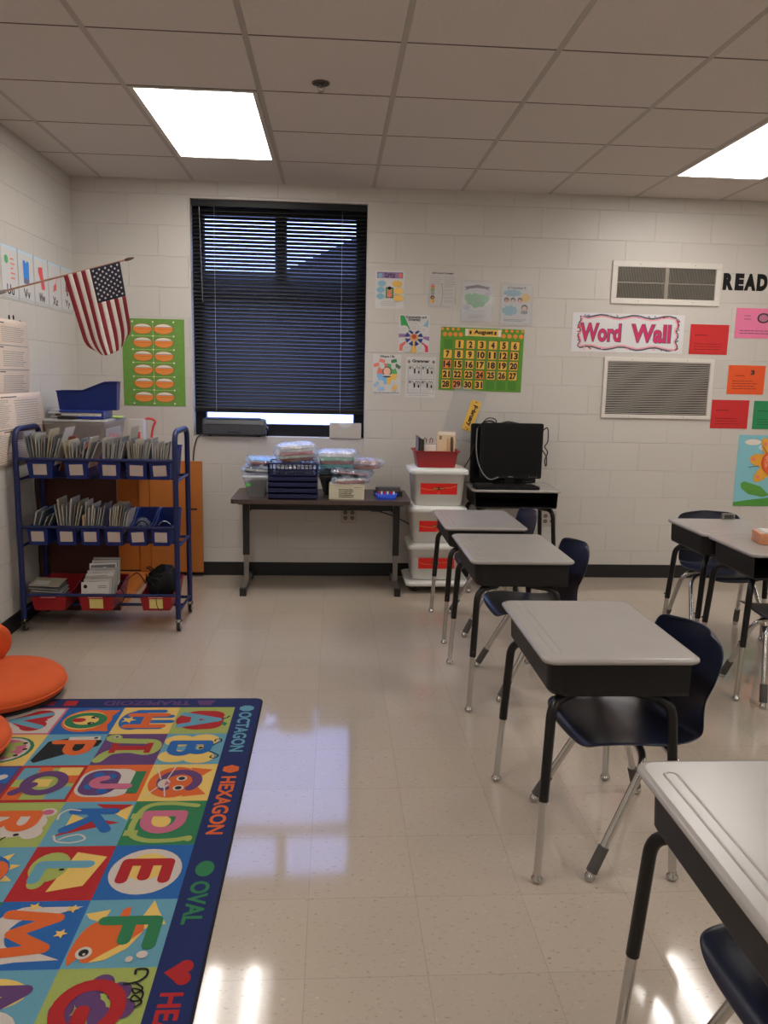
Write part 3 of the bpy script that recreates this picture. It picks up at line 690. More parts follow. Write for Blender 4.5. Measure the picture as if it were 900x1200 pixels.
def bin_(w,L,hf,hb,m,name,loc,rz,label,cat,group,card_=None,tilt=0):
    t=E(name,loc,rz,label,cat,group); t.rotation_euler.x=tilt
    wb_=w*.80/2; wt_=w/2
    def pt(sx,y,z): return (sx*(wb_+(wt_-wb_)*z/hb),y,z)
    prof=[(0.012,0),(L-.008,0),(L,hb),(L*.80,hb),(L*.42,hf+.004),(0.0,hf)]
    V=[pt(-1,y,z) for y,z in prof]+[pt(1,y,z) for y,z in prof]
    F=[(0,1,2,3,4,5),(11,10,9,8,7,6),(0,6,7,1),(1,7,8,2),(5,11,6,0)]
    o=MB().add(V,F,m).build('tub',t); s_=o.modifiers.new('s','SOLIDIFY'); s_.thickness=.003; s_.offset=0
    b=MB(); q=lambda sx,y,z:(lambda p_:(p_[0]+sx*.003,p_[1],p_[2]))(pt(sx,y,z))
    P=[q(-1,-.004,hf),q(-1,L*.42,hf+.004),q(-1,L*.8,hb),q(-1,L+.003,hb),q(1,L+.003,hb),q(1,L*.8,hb),q(1,L*.42,hf+.004),q(1,-.004,hf)]
    P.append(P[0]); b.tube(rounded(P,.012,2),.0042,m,6,False); b.build('rim',t)
    if card_:
        cm,cw,ch,cz,ro=card_
        b=MB(); X=Matrix.Translation((0,.012*(1-cz/hf)-.0035,cz))@Matrix.Rotation(R(ro),4,'Y')@Matrix.Rotation(math.atan(.012/hf),4,'X'); b.X=X
        b.box(-cw/2,cw/2,-.0008,.0008,-ch/2,ch/2,cm); b.build('label_card',t)
    return t
lc=mat('label_card',C(160,148,140),.6)
bmats=[mat('book_cover_%d'%i,c,.35) for i,c in enumerate([(.40,.38,.36),(.26,.27,.28),(.42,.38,.31),(.16,.17,.18),(.52,.50,.47),(.30,.27,.24),(.15,.19,.24),(.38,.39,.37),(.46,.40,.28)])]
pages=mat('book_pages',(.45,.42,.37),.8)
def book(x,y,z,th_,dp,h_,lean,cm,label,group,name='book',pitch=0,white_=False):
    b=MB()
    if th_<.0042: b.box(-th_/2,th_/2,0,dp,0,h_,cm).box(-th_/2+.0006,th_/2-.0006,-.0004,.001,.002,h_-.002,pages if not white_ else paper)
    else:
        b.box(-th_/2,-th_/2+.0015,0,dp,0,h_,cm).box(th_/2-.0015,th_/2,0,dp,0,h_,cm).box(-th_/2,th_/2,dp-.0015,dp,0,h_,cm).box(-th_/2+.0015,th_/2-.0015,.003,dp-.0015,.003,h_-.003,pages)
    o=b.build(name,loc=(x,y,z)); o.rotation_euler=(pitch,lean,0); tag(o,label,'book',group); return o
YB=-1.305
ords=['first','second','third','fourth','fifth','sixth']
top=[(-1.600,.150,11,.235,[-10,16]),(-1.406,.135,9,.20,[-8,22]),(-1.228,.128,10,.205,[0,13]),(-1.082,.125,11,.205,[-5,13]),(-.955,.122,8,.185,[-2,10])]
for i,(x,w,n_,hb_,ln) in enumerate(top):
    bin_(w,.33,.098,.165,bluep,'book_bin',(x,YB,.8685),0,'blue book bin, %s from the left on the top row of the cart'%ords[i],'bin','blue book bins on the cart',(lc,.072,.060,.050,[0,-2,0,2,-3][i]))
    for k in range(n_):
        f_=k/(n_-1); sp_=w*.60; xx=x-sp_/2+sp_*f_; lean=R(ln[0]+(ln[1]-ln[0])*f_+random.uniform(-1,1))
        if f_>.8: xx-=.006
        hh_=hb_*(random.uniform(.84,1.03)) + (.012 if f_>.6 else 0)
        book(xx,YB+.018+random.uniform(0,.01),.873,random.choice([.005,.0065,.008,.009])*(1.0 if n_<11 else .9),random.uniform(.14,.17),hh_*1.06,lean,random.choice(bmats),'thin used picture book standing in the %s blue bin of the top row'%ords[i],'picture books in the %s top row bin'%ords[i])
book(-1.555,YB+.03,.875,.0015,.17,.285,R(19),paper,'white paper sheet sticking up at the right of the first top row bin',None,'paper_sheet',0,True)
book(-1.535,YB+.11,.90,.004,.13,.20,R(18),mat('cover_rust',C(120,50,35),.5),'rust colored cover leaning behind the white sheet in the first top row bin',None)
book(-1.437,YB+.03,.945,.006,.13,.155,R(40),mat('cover_salmon',C(175,90,75),.5),'salmon colored folder lying slanted over the books of the second top row bin',None)
book(-1.160,YB+.10,.90,.010,.14,.255,R(9),bmats[2],'thick tall book rising behind the third top row bin books',None)
mid=[(-1.631,.120,4,.165,[14,26]),(-1.475,.115,8,.215,[-8,14]),(-1.345,.112,7,.20,[2,13]),(-1.216,.112,8,.19,[3,15]),(-1.085,.112,0,0,None),(-.958,.112,0,0,None)]
for i,(x,w,n_,hb_,ln) in enumerate(mid):
    bin_(w,.33,.098,.165,bluep,'book_bin',(x,YB,.4945),0,'blue book bin, %s from the left on the middle row of the cart'%ords[i],'bin','blue book bins on the cart',(lc,.068,.058,.050,[0,0,0,0,-3,1][i]))
    for k in range(n_):
        f_=k/max(1,n_-1); sp_=w*.56; xx=x-sp_/2+sp_*f_; lean=R(ln[0]+(ln[1]-ln[0])*f_+random.uniform(-1,1))
        if i==0: xx=x-.03+.055*f_-.02
        hh_=hb_*random.uniform(.85,1.03)
        cm=random.choice(bmats)
        book(xx,YB+.018+random.uniform(0,.01),.499,random.choice([.005,.0065,.0075]),random.uniform(.14,.17),hh_*1.16,lean,cm,'thin used picture book standing in the %s blue bin of the middle row'%ords[i],'picture books in the %s middle row bin'%ords[i])
book(-1.385,YB+.012,.499,.012,.14,.165,R(1),mat('cover_tan',C(150,105,60),.5),'thick tan covered book at the left of the third middle row bin',None)
# headphones in the two right middle bins
hp=mat('headphone_black',(.006,.006,.007),.5,spec=.3)
for (x,lab) in ((-1.085,'black headphones lying in the fifth middle row bin'),(-.958,'black headphones with a thin silver band in the sixth middle row bin')):
    t=E('headphones',(x,YB+.11,.51),R(10),lab,'headphones')
    P=[(.040*math.cos(R(a)),0,.045+.062*math.sin(R(a))) for a in range(-5,186,10)]
    MB().tube(P,.004,chrome if x>-1 else hp,8).build('headband',t)
    for sx in (-1,1):
        MB().lathe([(.001,-.014),(.022,-.012),(.026,0),(.020,.012),(.001,.013)],hp,(0,0,0),14).build('ear_cup',t,loc=(sx*.034,0,.032)).rotation_euler=(0,P90,0)
    MB().tube(catmull([(-.03,0,.02),(-.02,-.04,.01),(.02,-.05,.03),(.03,-.03,.01),(0,-.02,.05),(-.02,-.055,.03)],5),.003,hp,6).build('cord',t)
for k in range(3): cable('cord',[(-1.12+.02*k,YB+.05,.51),(-1.10,YB+.03+.01*k,.585),(-1.07,YB+.04,.60-.01*k),(-1.05,YB+.06,.53),(-1.09,YB+.08,.52)],.0035,cb,'black cord bunched in the fifth middle row bin','black cords in the fifth middle row bin')
o=MB(); o.lathe([(.001,0),(.04,0),(.055,.03),(.05,.075),(.02,.10),(.001,.102)],film,(0,0,0),16,1,.5); tag(o.build('plastic_bag',loc=(-1.105,YB+.20,.52)),'crumpled translucent plastic bag rising behind the fifth middle row bin','bag')
# bottom row: red bins
yl=mat('label_yellow',C(185,170,100),.6)
for i,(x,w,lab) in enumerate(((-1.585,.205,'red plastic bin at the left of the cart bottom row, holding booklets, without a label'),(-1.325,.205,'red plastic bin in the middle of the cart bottom row with a yellow label'),(-.993,.185,'red plastic bin at the right of the cart bottom row, heaped with black cords'))):
    t=bin_(w,.34,.085,.125,redp,'book_bin',(x,YB-.005,.1205),0,lab,'bin','red bins on the bottom of the cart',(yl,.075,.060,.042,1) if i else None)
    b=MB(); 
    for k in range(9): b.box(-.04+.009*k,-.04+.009*k+.006,-.0105,-.0095,.078,.081,pw)
    b.box(-.045,.045,-.0095,-.004,.072,.092,redp); b.build('lip_tab',t)
for k in range(8):
    b=MB(); cm=bmats[(k*5)%9]; b.box(-.085,.085,-.0,.13,0,.005,cm).box(-.083,.083,-.0006,.001,.0008,.0042,pages)
    if k==7: D=Dec(b,(-.085,0,.005),(1,0,0),(0,1,0),.17,.13); D.rect(.1,.1,.6,.6,paper)
    o=b.build('booklet',loc=(-1.60+.006*(k%3)-.004*k,YB+.03,.128+.0175*k)); o.rotation_euler=(R(6),R(9-1.0*k),R(-4+3*(k%3))); tag(o,'booklet lying in the loose stack in the left red bin','booklet','booklets lying in the left red bin')
for k in range(9):
    b=MB(); cm=[paper,bmats[4],bmats[0]][k%3]; h_=.145; b.box(-.078,.078,-.002,.002,0,h_,cm)
    D=Dec(b,(-.078,-.002,0),(1,0,0),(0,0,1),.156,h_)
    if k==0: D.ell(.15,.82,.07,None,ink); D.lines(.6,.72,.95,.85,2,grey,.004); D.lines(.1,.2,.8,.6,3,mat('ink_pale',(.4,.38,.36),.7),.002)
    elif k>5: D.rect(.06,.3,.94,.92,grey); D.ell(.55,.62,.14,.22,paper); D.ell(.55,.62,.07,.12,ink); D.rect(.12,.45,.3,.8,ink)
    else: D.lines(.2,.8,.9,.93,2,grey,.003)
    o=b.build('booklet',loc=(-1.335+.003*k+.004*(k%2),YB+.016+.018*k,.135+(.012*k if k<6 else .012*k+.012))); o.rotation_euler=(R(-14),R(-3+1.5*(k%3)),0); tag(o,'pale worksheet booklet standing in the middle red bin','booklet','pale booklets in the middle red bin') if k else tag(o,'front cream booklet with a small round black mark in the middle red bin','booklet')
# black cord heap in the right red bin
o=MB(); rd=random.Random(5)
hm=mat('bag_black',(.006,.006,.007),.6,bump=1.,bscale=28,spec=.3)
V=[];seg=22
prof=[(.001,0),(.055,.004),(.066,.06),(.080,.12),(.075,.18),(.040,.225),(.001,.235)]
loops=[]
for r,z in prof: loops.append([((r*(1+.14*math.sin(3*a+z*30)+.08*math.sin(7*a+z*55)))*math.cos(a)+.02*z/.18,(r*(1+.1*math.sin(5*a+z*40)))*math.sin(a)*.95,z+(.010*math.sin(4*a)*r/.08)) for a in [2*math.pi*k/seg for k in range(seg)]])
loops[0]=[(x,y,0) for x,y,z in loops[0]]
o.loft(loops,hm); tag(o.build('black_bag',loc=(-.993,YB+.115,.128)),'crumpled black bag heaped in the right red bin','bag')
for k in range(6):
    a=k*1.1; P=[(-.993+.075*math.cos(a+q*.9),YB+.10+.06*math.sin(a+q*.9),.27+.03*math.sin(q*2+k)+.012*k) for q in range(6)]
    cable('cord',P,.0035,cb,'thin black cord tangled over the black bag in the right red bin','black cords tangled in the right red bin')
cable('cord',[(-1.06,YB+.06,.26),(-1.10,YB+.04,.33),(-1.15,YB+.03,.30),(-1.20,YB+.02,.27),(-1.17,YB+.01,.20),(-1.21,YB,.14)],.003,cb,'black cord hanging out to the left of the right red bin')
cable('cord',[(-.985,YB+.03,.23),(-.99,YB-.012,.205),(-.985,YB-.014,.15),(-.965,YB-.012,.125),(-.95,YB-.01,.14)],.002,cb,'thin cord hanging over the yellow label of the right red bin')
# ================================================================ WOODEN CABINET
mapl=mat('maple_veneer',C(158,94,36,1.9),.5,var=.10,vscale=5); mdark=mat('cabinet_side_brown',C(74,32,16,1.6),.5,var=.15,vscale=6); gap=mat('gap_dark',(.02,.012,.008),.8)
KX=-1.30; KY0=-.905; KY1=-.02; KH=.86
t=E('cabinet',((XL+KX)/2,(KY0+KY1)/2,0),0,'low wooden cabinet behind the book cart, one door open against the back wall','cabinet')
ox,oy=(XL+KX)/2,(KY0+KY1)/2
b=MB(); g=lambda x0,x1,y0,y1,z0,z1,m: b.box(x0-ox,x1-ox,y0-oy,y1-oy,z0,z1,m)
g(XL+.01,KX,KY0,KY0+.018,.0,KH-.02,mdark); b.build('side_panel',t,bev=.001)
b=MB(); g(XL+.01,KX,KY1-.018,KY1,0,KH-.02,mapl); g(XL+.01,XL+.022,KY0+.018,KY1-.018,0,KH-.02,mapl); g(XL+.022,KX,KY0+.018,KY1-.018,.0,.033,mapl); b.build('body',t,bev=.001)
b=MB(); g(XL+.01,KX+.006,KY0-.008,KY1,KH-.02,KH,mapl); b.build('top',t,bev=.002)
b=MB(); g(KX-.075,KX,KY1-.032,KY1-.018,.036,KH-.02,mapl); g(XL+.022,KX-.004,KY1-.022,KY1-.0181,.033,.045,gap); b.build('stile',t,bev=.001)
b=MB(); g(KX+.004,-.928,-.060,-.040,.035,KH-.02,mapl); dr=b.build('door',t,bev=.002)
b=MB(); g(-1.010,-.965,-.0612,-.058,.490,.502,gap); b.build('finger_slot',dr)
b=MB()
for z in (.18,.7): g(KX,KX+.02,-.045,-.02,z,z+.06,chrome)
b.build('hinge',t)
# on the cabinet: tote, bins
cg=clear('tote_translucent',(.62,.60,.57),.3,.75); clid=mat('tote_lid_grey',(.36,.35,.34),.4)
tt=tote('storage_tub',.36,.50,.285,(-1.560,-.585,KH),'large translucent grey lidded tub on the wooden cabinet',cg,clid,mat('tote_contents',(.30,.25,.21),.8,var=.4,vscale=12))
b=MB(); rs=K('red_print',175,50,50)
b.box(.180,.1812,-.215,.125,.12,.25,clear('label_film',(.6,.58,.56),.3,.4)); D=Dec(b,(.1815,-.215,.12),(0,1,0),(0,0,1),.34,.13); 
for u,v,r_ in ((.2,.5,.05),(.27,.68,.04),(.14,.35,.04),(.5,.6,.05),(.42,.45,.04),(.75,.5,.05)): D.ell(u,v,r_,None,rs)
b.build('printed_flowers',tt)
b=MB(); b.box(-.05,.05,-.04,.04,0,.28,mat('box_white',(.62,.60,.57),.5)); D=Dec(b,(-.05,-.04,0),(1,0,0),(0,0,1),.10,.28); D.text('M',.5,.62,.06,.05,rs,.02)
tag(b.build('small_carton',loc=(-1.352+.03,-.26,KH),bev=.001),'small upright white box with red marks beside the grey tub','box')
cable('ribbon',[(-1.30,-.20,1.09),(-1.285,-.18,1.135),(-1.25,-.17,1.14),(-1.22,-.17,1.12),(-1.24,-.16,1.07),(-1.27,-.16,KH+.005)],.008,rs,'red looped strap beside the small white box')
LZ=KH+.285+.0205
b=MB(); b.box(-.13,.13,-.10,.10,0,.014,mat('binder_blue',(.012,.035,.26),.3)); b.box(-.135,-.128,-.10,.10,0,.05,MATS['binder_blue']); b.box(-.13,.13,-.10,.10,.036,.05,MATS['binder_blue']); b.box(-.12,.12,-.095,.095,.0145,.0355,paper)
o=b.build('binder',loc=(-1.535,-.66,LZ),bev=.004); o.rotation_euler.z=R(180); tag(o,'thick glossy blue binder lying on the grey tub lid','binder')
for k,(mm_,x,y,r_) in enumerate(((pl,-1.45,-.50,20),(K('lime2',170,200,90),-1.44,-.53,5),(paper,-1.68,-.60,-15),(bmats[5],-1.69,-.56,8),(paper,-1.70,-.62,0))):
    o=MB().box(-.11 if k<2 else -.05,.09 if k<2 else .05,-.08,.08,0,.002 if k<2 else .012,mm_).build('paper_sheet' if k<2 else 'booklet',loc=(x,y,LZ+(.0025*k if k<2 else .013*(k-2)))); o.rotation_euler.z=R(r_)
    tag(o,['green paper sheet under the blue binder','lime paper sheet poking out right of the blue binder','white booklet at the bottom of the small pile left of the blue binder','brown booklet in the small pile left of the blue binder','white booklet on top of the small pile left of the blue binder'][k],'paper')
o=MB().box(-.05,.05,-.04,.04,0,.018,black).build('eraser',loc=(-1.60,-.80,LZ),bev=.003); tag(o,'small black box at the front edge of the grey tub lid','box')
bin_(.135,.355,.112,.172,bluep,'book_bin',(-1.695,-.655,LZ+.0515),R(-84),'empty blue book bin set sideways on top of the binder','bin','blue book bins',None)
# ================================================================ FLOOR CUSHIONS
orng=mat('orange_suede',C(182,74,26,1.75),.95,var=.12,vscale=9,bump=.3,bscale=90); und=mat('cushion_base_black',(.01,.01,.01),.8)
def cushion(loc,label,back):
    t=E('floor_cushion',loc,0,label,'floor cushion','orange floor cushions')
    b=MB(); b.lathe([(.001,.016),(.25,.016),(.278,.028),(.288,.052),(.284,.078),(.262,.098),(.20,.108),(.10,.112),(.001,.113)],orng,seg=44); b.build('seat_pad',t)
    b=MB(); b.lathe([(.001,0),(.255,0),(.27,.010),(.262,.0155),(.001,.0155)],und,seg=36); b.build('base',t)
    P=[(.289*math.cos(a),.289*math.sin(a),.052) for a in [2*math.pi*k/48 for k in range(49)]]
    MB().tube(P,.0035,orng,6,False).build('piping',t)
    if back:
        b=MB(); b.X=Matrix.Translation((-.135,.17,.085))@Matrix.Rotation(R(40),4,'Z')@Matrix.Rotation(R(-70),4,'X')@Matrix.Translation((0,-.0,0))
        b.lathe([(.001,-.03),(.10,-.028),(.118,-.015),(.122,0),(.118,.015),(.10,.028),(.001,.03)],orng,(0,-.11,0),32); b.build('back_pad',t)
    return t
cushion((-1.487,-2.262,.009),'round orange floor cushion with a backrest, half on the alphabet rug at the left edge',True)
cushion((-1.505,-2.86,.0095),'round orange floor cushion nearer the camera, only its rim showing at the left edge',False)
# ================================================================ ALPHABET RUG
def rugm(name,r,g,b): return mat('rug_'+name,C(r,g,b,1.0),.95,var=.14,vscale=220,bump=.5,bscale=500)
q_=dict(red=rugm('red',175,20,24),orange=rugm('orange',218,96,24),yellow=rugm('yellow',228,190,96),blue=rugm('blue',24,96,165),lb=rugm('lightblue',96,155,175),green=rugm('green',38,120,74),lime=rugm('lime',160,172,84),purple=rugm('purple',96,58,110),pink=rugm('pink',196,100,126),navy=rugm('navy',16,34,92),white=rugm('white',205,192,180),black=rugm('black',14,14,16),edge=rugm('edge',10,14,40))
RX0,RX1,RY0,RY1=-1.49,-.305,-4.33,-2.29
b=MB(); cxr,cyr=(RX0+RX1)/2,(RY0+RY1)/2
b.prism(rrect(RX1-RX0,RY1-RY0,.035,5),0.0,.0068,q_['edge']); b.prism(rrect(RX1-RX0-.014,RY1-RY0-.014,.03,5),.0068,.008,q_['navy'])
CW,CH=.238,.262; X0=-.420; Y0=-2.392; ZR=.008
def cell(c,r,bg):
    D=Dec(b,(X0-(c+1)*CW-cxr,Y0-r*CH-cyr,ZR),(0,-1,0),(1,0,0),CH,CW,.00022); D.rect(0,0,1,1,q_[bg]); return D
def arc(cx,cy,rx,ry,a0,a1,n=14): return [(cx+rx*math.cos(R(a0+(a1-a0)*i/n)),cy+ry*math.sin(R(a0+(a1-a0)*i/n))) for i in range(n+1)]
STR={'A':[[(0,0),(.5,1)],[(1,0),(.5,1)],[(.2,.36),(.8,.36)]],'B':[[(0,0),(0,1)],[(0,1)]+arc(.5,.76,.36,.24,90,-90)+[(0,.52)],[(0,.52)]+arc(.6,.26,.4,.26,90,-90)+[(0,0)]],
'C':[arc(.52,.5,.5,.5,45,315,20)],'D':[[(0,0),(0,1)],[(0,1)]+arc(.4,.5,.6,.5,90,-90,16)+[(0,0)]],'E':[[(0,0),(0,1)],[(0,1),(1,1)],[(0,.5),(.85,.5)],[(0,0),(1,0)]],'F':[[(0,0),(0,1)],[(0,1),(1,1)],[(0,.5),(.8,.5)]],
'G':[arc(.5,.5,.5,.5,50,350,22),[(1,.42),(.55,.42)]],'H':[[(0,0),(0,1)],[(1,0),(1,1)],[(0,.5),(1,.5)]],'I':[[(.5,0),(.5,1)]],'J':[[(1,1),(1,.3)]+arc(.5,.3,.5,.3,0,-170)],'K':[[(0,0),(0,1)],[(0,.42),(1,1)],[(.3,.6),(1,0)]],
'L':[[(0,1),(0,0)],[(0,0),(1,0)]],'M':[[(0,0),(.12,1)],[(.12,1),(.5,.25)],[(.5,.25),(.88,1)],[(.88,1),(1,0)]],'N':[[(0,0),(0,1)],[(0,1),(1,0)],[(1,0),(1,1)]],'O':[arc(.5,.5,.5,.5,0,360,28)],
'P':[[(0,0),(0,1)],[(0,1)]+arc(.5,.72,.5,.28,90,-90)+[(0,.44)]],'Q':[arc(.5,.55,.5,.45,0,360,28),[(.6,.3),(1,-.05)]],'R':[[(0,0),(0,1)],[(0,1)]+arc(.5,.74,.45,.26,90,-90)+[(0,.48)],[(.4,.48),(1,0)]],
'S':[arc(.5,.75,.42,.25,30,270,14)+arc(.5,.25,.45,.25,90,-150,14)],'T':[[(0,1),(1,1)],[(.5,1),(.5,0)]],'U':[[(0,1),(0,.35)]+arc(.5,.35,.5,.35,180,360)+[(1,1)]],'V':[[(0,1),(.5,0)],[(.5,0),(1,1)]],
'W':[[(0,1),(.25,0)],[(.25,0),(.5,.8)],[(.5,.8),(.75,0)],[(.75,0),(1,1)]],'X':[[(0,0),(1,1)],[(0,1),(1,0)]],'Y':[[(0,1),(.5,.5)],[(1,1),(.5,.5)],[(.5,.5),(.5,0)]],'Z':[[(0,1),(1,1)],[(1,1),(0,0)],[(0,0),(1,0)]]}
def L(D,ch,m,u=.5,v=.5,w=.5,h=.62,bold=.045):
    th_=.036; D.k+=1; k=D.k; iw=w-th_/CH; ih=h-th_/CW
    for i_,st in enumerate(STR[ch]): D.line([(u+(x-.5)*iw,v+(y-.5)*ih) for x,y in st],th_,q_[m],k+.36*i_)
    D.k+=2
def curl(D,pts,wd,m): D.line([(p_.x,p_.y) for p_ in catmull([(a,b_,0) for a,b_ in pts],5)],wd,m)
Q=q_
D=cell(0,0,'lime'); D.ell(.5,.45,.36,.42,Q['red'],n=28); D.ell(.33,.6,.18,.26,Q['red']); D.ell(.67,.6,.18,.26,Q['red']); D.poly([(.56,.86),(.66,.84),(.74,.92),(.64,.95)],Q['green']); D.line([(.48,.84),(.42,.92),(.36,.95)],.007,Q['black']); L(D,'A','lb',.5,.45,.58,.78)
D=cell(0,1,'lb'); 
for u,v in ((.22,.65),(.78,.65),(.25,.25),(.75,.25)): D.ell(u,v,.19,.25,Q['yellow'])
curl(D,[(.44,.80),(.36,.86),(.28,.94),(.2,.92),(.22,.84),(.28,.84)],.006,Q['black']); curl(D,[(.60,.80),(.66,.88),(.74,.96),(.82,.92),(.80,.84),(.74,.86)],.006,Q['black']); L(D,'B','blue',.5,.46,.5,.72,.06); D.rect(.44,.58,.54,.68,Q['yellow']); D.ell(.5,.64,.03,.04,Q['black'])
D=cell(0,2,'yellow'); D.ell(.5,.42,.42,.38,Q['orange'],n=28); D.poly([(.1,.6),(.16,.95),(.42,.75)],Q['orange']); D.poly([(.9,.6),(.84,.95),(.58,.75)],Q['orange']); L(D,'C','purple',.48,.5,.66,.68,.05); D.ell(.55,.28,.12,.09,Q['white']); D.poly([(.48,.3),(.62,.3),(.55,.38)],Q['pink'])
for u in (.42,.68): D.ell(u,.52,.07,.08,Q['white']); D.ell(u,.52,.045,.05,Q['black'])
for a in (-.05,.05): D.line([(.66,.26+a),(.90,.22+3*a)],.005,Q['white']); D.line([(.44,.26+a),(.06,.22+3*a)],.005,Q['white'])
D=cell(0,3,'green'); D.line(catmull([(.12,.75,0),(.06,.5,0),(.12,.2,0),(.4,.08,0),(.75,.1,0),(.92,.35,0),(.92,.7,0),(.85,.88,0)],5) and [(p_.x,p_.y) for p_ in catmull([(.12,.88,0),(.06,.5,0),(.12,.2,0),(.4,.10,0),(.75,.12,0),(.90,.35,0),(.90,.7,0),(.85,.9,0)],5)],.022,Q['lime']); D.rect(.3,.02,.42,.2,Q['lime']); D.rect(.68,.02,.8,.2,Q['lime']); D.ell(.5,.42,.15,.17,Q['yellow']); L(D,'D','pink',.5,.48,.52,.62,.06); D.ell(.88,.9,.06,.05,Q['lime'])
D=cell(0,4,'blue'); D.ell(.5,.5,.42,.44,Q['white'],n=30); D.ell(.42,.5,.25,.26,Q['yellow']); L(D,'E','red',.5,.5,.46,.66,.06)
D=cell(0,5,'lb'); D.poly([(.42,.62),(.02,.74),(.18,.82),(.40,.95),(.42,.80),(.52,.66)],Q['yellow']); D.poly([(.30,.08),(.22,.02),(.16,.28),(.36,.24)],Q['yellow']); D.poly([(p_.x,p_.y) for p_ in catmull([(.97,.06,0),(.84,.02,0),(.60,.04,0),(.40,.12,0),(.30,.3,0),(.30,.5,0),(.36,.68,0),(.5,.72,0),(.72,.62,0),(.88,.42,0),(.93,.22,0),(.86,.14,0)],4)],Q['orange']); D.poly([(.93,.26),(.9,.42),(.74,.62),(.50,.73),(.62,.62),(.80,.40)],Q['yellow']); D.poly([(.32,.40),(.16,.42),(.12,.50),(.30,.52)],Q['orange']); L(D,'F','green',.52,.55,.50,.72,.06); D.ell(.80,.18,.085,.085,Q['white']); D.ell(.80,.18,.05,.052,Q['black']); D.ell(.82,.19,.015,.015,Q['white']); D.ell(.84,.80,.05,.06,Q['white']); D.ell(.90,.68,.04,.04,Q['white'])
D=cell(0,6,'lime')
for u,v in ((.2,.5),(.32,.3),(.3,.7),(.5,.2),(.5,.5),(.5,.78),(.68,.35),(.7,.65),(.84,.5),(.4,.42),(.6,.6)): D.ell(u,v,.12,.12,Q['purple'])
L(D,'G','red',.5,.45,.7,.72,.06); curl(D,[(.22,.72),(.2,.84),(.12,.92),(.04,.9),(.04,.8),(.1,.8)],.006,Q['black']); curl(D,[(.2,.82),(.28,.92),(.34,.86),(.28,.82),(.32,.93),(.42,.93),(.42,.84),(.36,.86),(.44,.95),(.5,.9)],.005,Q['black'])
D=cell(1,0,'yellow'); D.ell(.5,.3,.36,.26,Q['blue'])
for u,v0,v1 in ((.16,.3,.75),(.36,.4,.92),(.56,.4,.95),(.78,.3,.8)): D.line([(u,v0),(u,v1)],.030,Q['blue'])
L(D,'H','orange',.52,.52,.56,.76,.05); D.poly([(.5+.13*(1 if i%2==0 else .45)*math.cos(R(90+36*i)),.2+.14*(1 if i%2==0 else .45)*math.sin(R(90+36*i))) for i in range(10)],Q['yellow'])
D=cell(1,1,'purple'); D.line([(p_.x,p_.y) for p_ in catmull([(.85,.08,0),(.62,.2,0),(.55,.5,0),(.62,.8,0),(.45,.9,0),(.28,.82,0),(.25,.5,0),(.22,.2,0),(.12,.1,0)],5)],.042,Q['lime']); D.ell(.14,.14,.12,.13,Q['lime']); L(D,'I','red',.48,.5,.16,.66,.08); D.rect(.32,.18,.64,.28,Q['red']); D.rect(.32,.74,.64,.84,Q['red']); D.ell(.12,.18,.045,.05,Q['white']); D.ell(.12,.18,.025,.03,Q['black'])
D=cell(1,2,'orange'); D.poly(rrect(.76,.84,.25,5,.5,.42),Q['white']); D.poly(rrect(.68,.55,.22,5,.5,.32),Q['purple']); 
for u,v in ((.3,.25),(.6,.2),(.72,.42),(.35,.45)): D.ell(u,v,.08,.08,Q['blue'])
D.rect(.2,.78,.8,.94,Q['green']); L(D,'J','pink',.5,.5,.36,.66,.06)
D=cell(1,3,'lb'); D.poly([(.08,.5),(.45,.98),(.1,.98)],Q['yellow']); D.poly([(.06,.45),(.08,.98),(.3,.75)],Q['red']); D.poly([(.8,.1),(.5,.9),(.4,.5)],Q['red']); D.poly([(.3,.2),(.45,.5),(.7,.2)],Q['yellow']); curl(D,[(.78,.12),(.9,.2),(.93,.4),(.86,.55),(.76,.45),(.80,.3),(.86,.22)],.007,Q['white']); L(D,'K','blue',.45,.48,.56,.7,.06); curl(D,[(.42,.04),(.3,.03),(.2,.12),(.22,.28)],.007,Q['white'])
D=cell(1,4,'red'); D.poly([(.12,.55),(.22,.95),(.75,.82),(.85,.42)],Q['yellow']); D.ell(.4,.3,.28,.24,Q['lime']); D.ell(.68,.24,.12,.1,Q['lime']); L(D,'L','lb',.5,.48,.42,.72,.07); D.rect(.44,.44,.48,.50,Q['black'])
D=cell(1,5,'blue'); D.ell(.5,.38,.42,.36,Q['white']); D.poly([(.1,.5),(.1,.95),(.3,.5)],Q['white']); D.poly([(.9,.5),(.88,.95),(.7,.5)],Q['white']); D.ell(.5,.55,.28,.3,Q['blue']); L(D,'M','orange',.5,.45,.72,.7,.07)
for u,v in ((.14,.84),(.1,.4),(.52,.84)): D.poly([(u+.07*(1 if i%2==0 else .45)*math.cos(R(90+36*i)),v+.08*(1 if i%2==0 else .45)*math.sin(R(90+36*i))) for i in range(10)],Q['yellow'])
D=cell(1,6,'lb'); D.ell(.3,.4,.2,.4,Q['yellow']); D.ell(.7,.5,.22,.34,Q['white']); L(D,'N','purple',.5,.48,.62,.72,.07)
D=cell(2,0,'blue'); D.ell(.5,.48,.42,.42,Q['orange'],n=28); D.poly([(.12,.6),(.1,.95),(.4,.85)],Q['orange']); D.poly([(.88,.6),(.9,.95),(.6,.85)],Q['orange']); D.ell(.5,.45,.34,.36,Q['yellow']); L(D,'O','green',.5,.46,.6,.72,.09); D.ell(.5,.46,.17,.22,Q['yellow']); D.ell(.5,.34,.08,.12,Q['red'])
for u in (.4,.62): D.ell(u,.58,.045,.06,Q['black']); D.ell(u,.60,.015,.02,Q['white'])
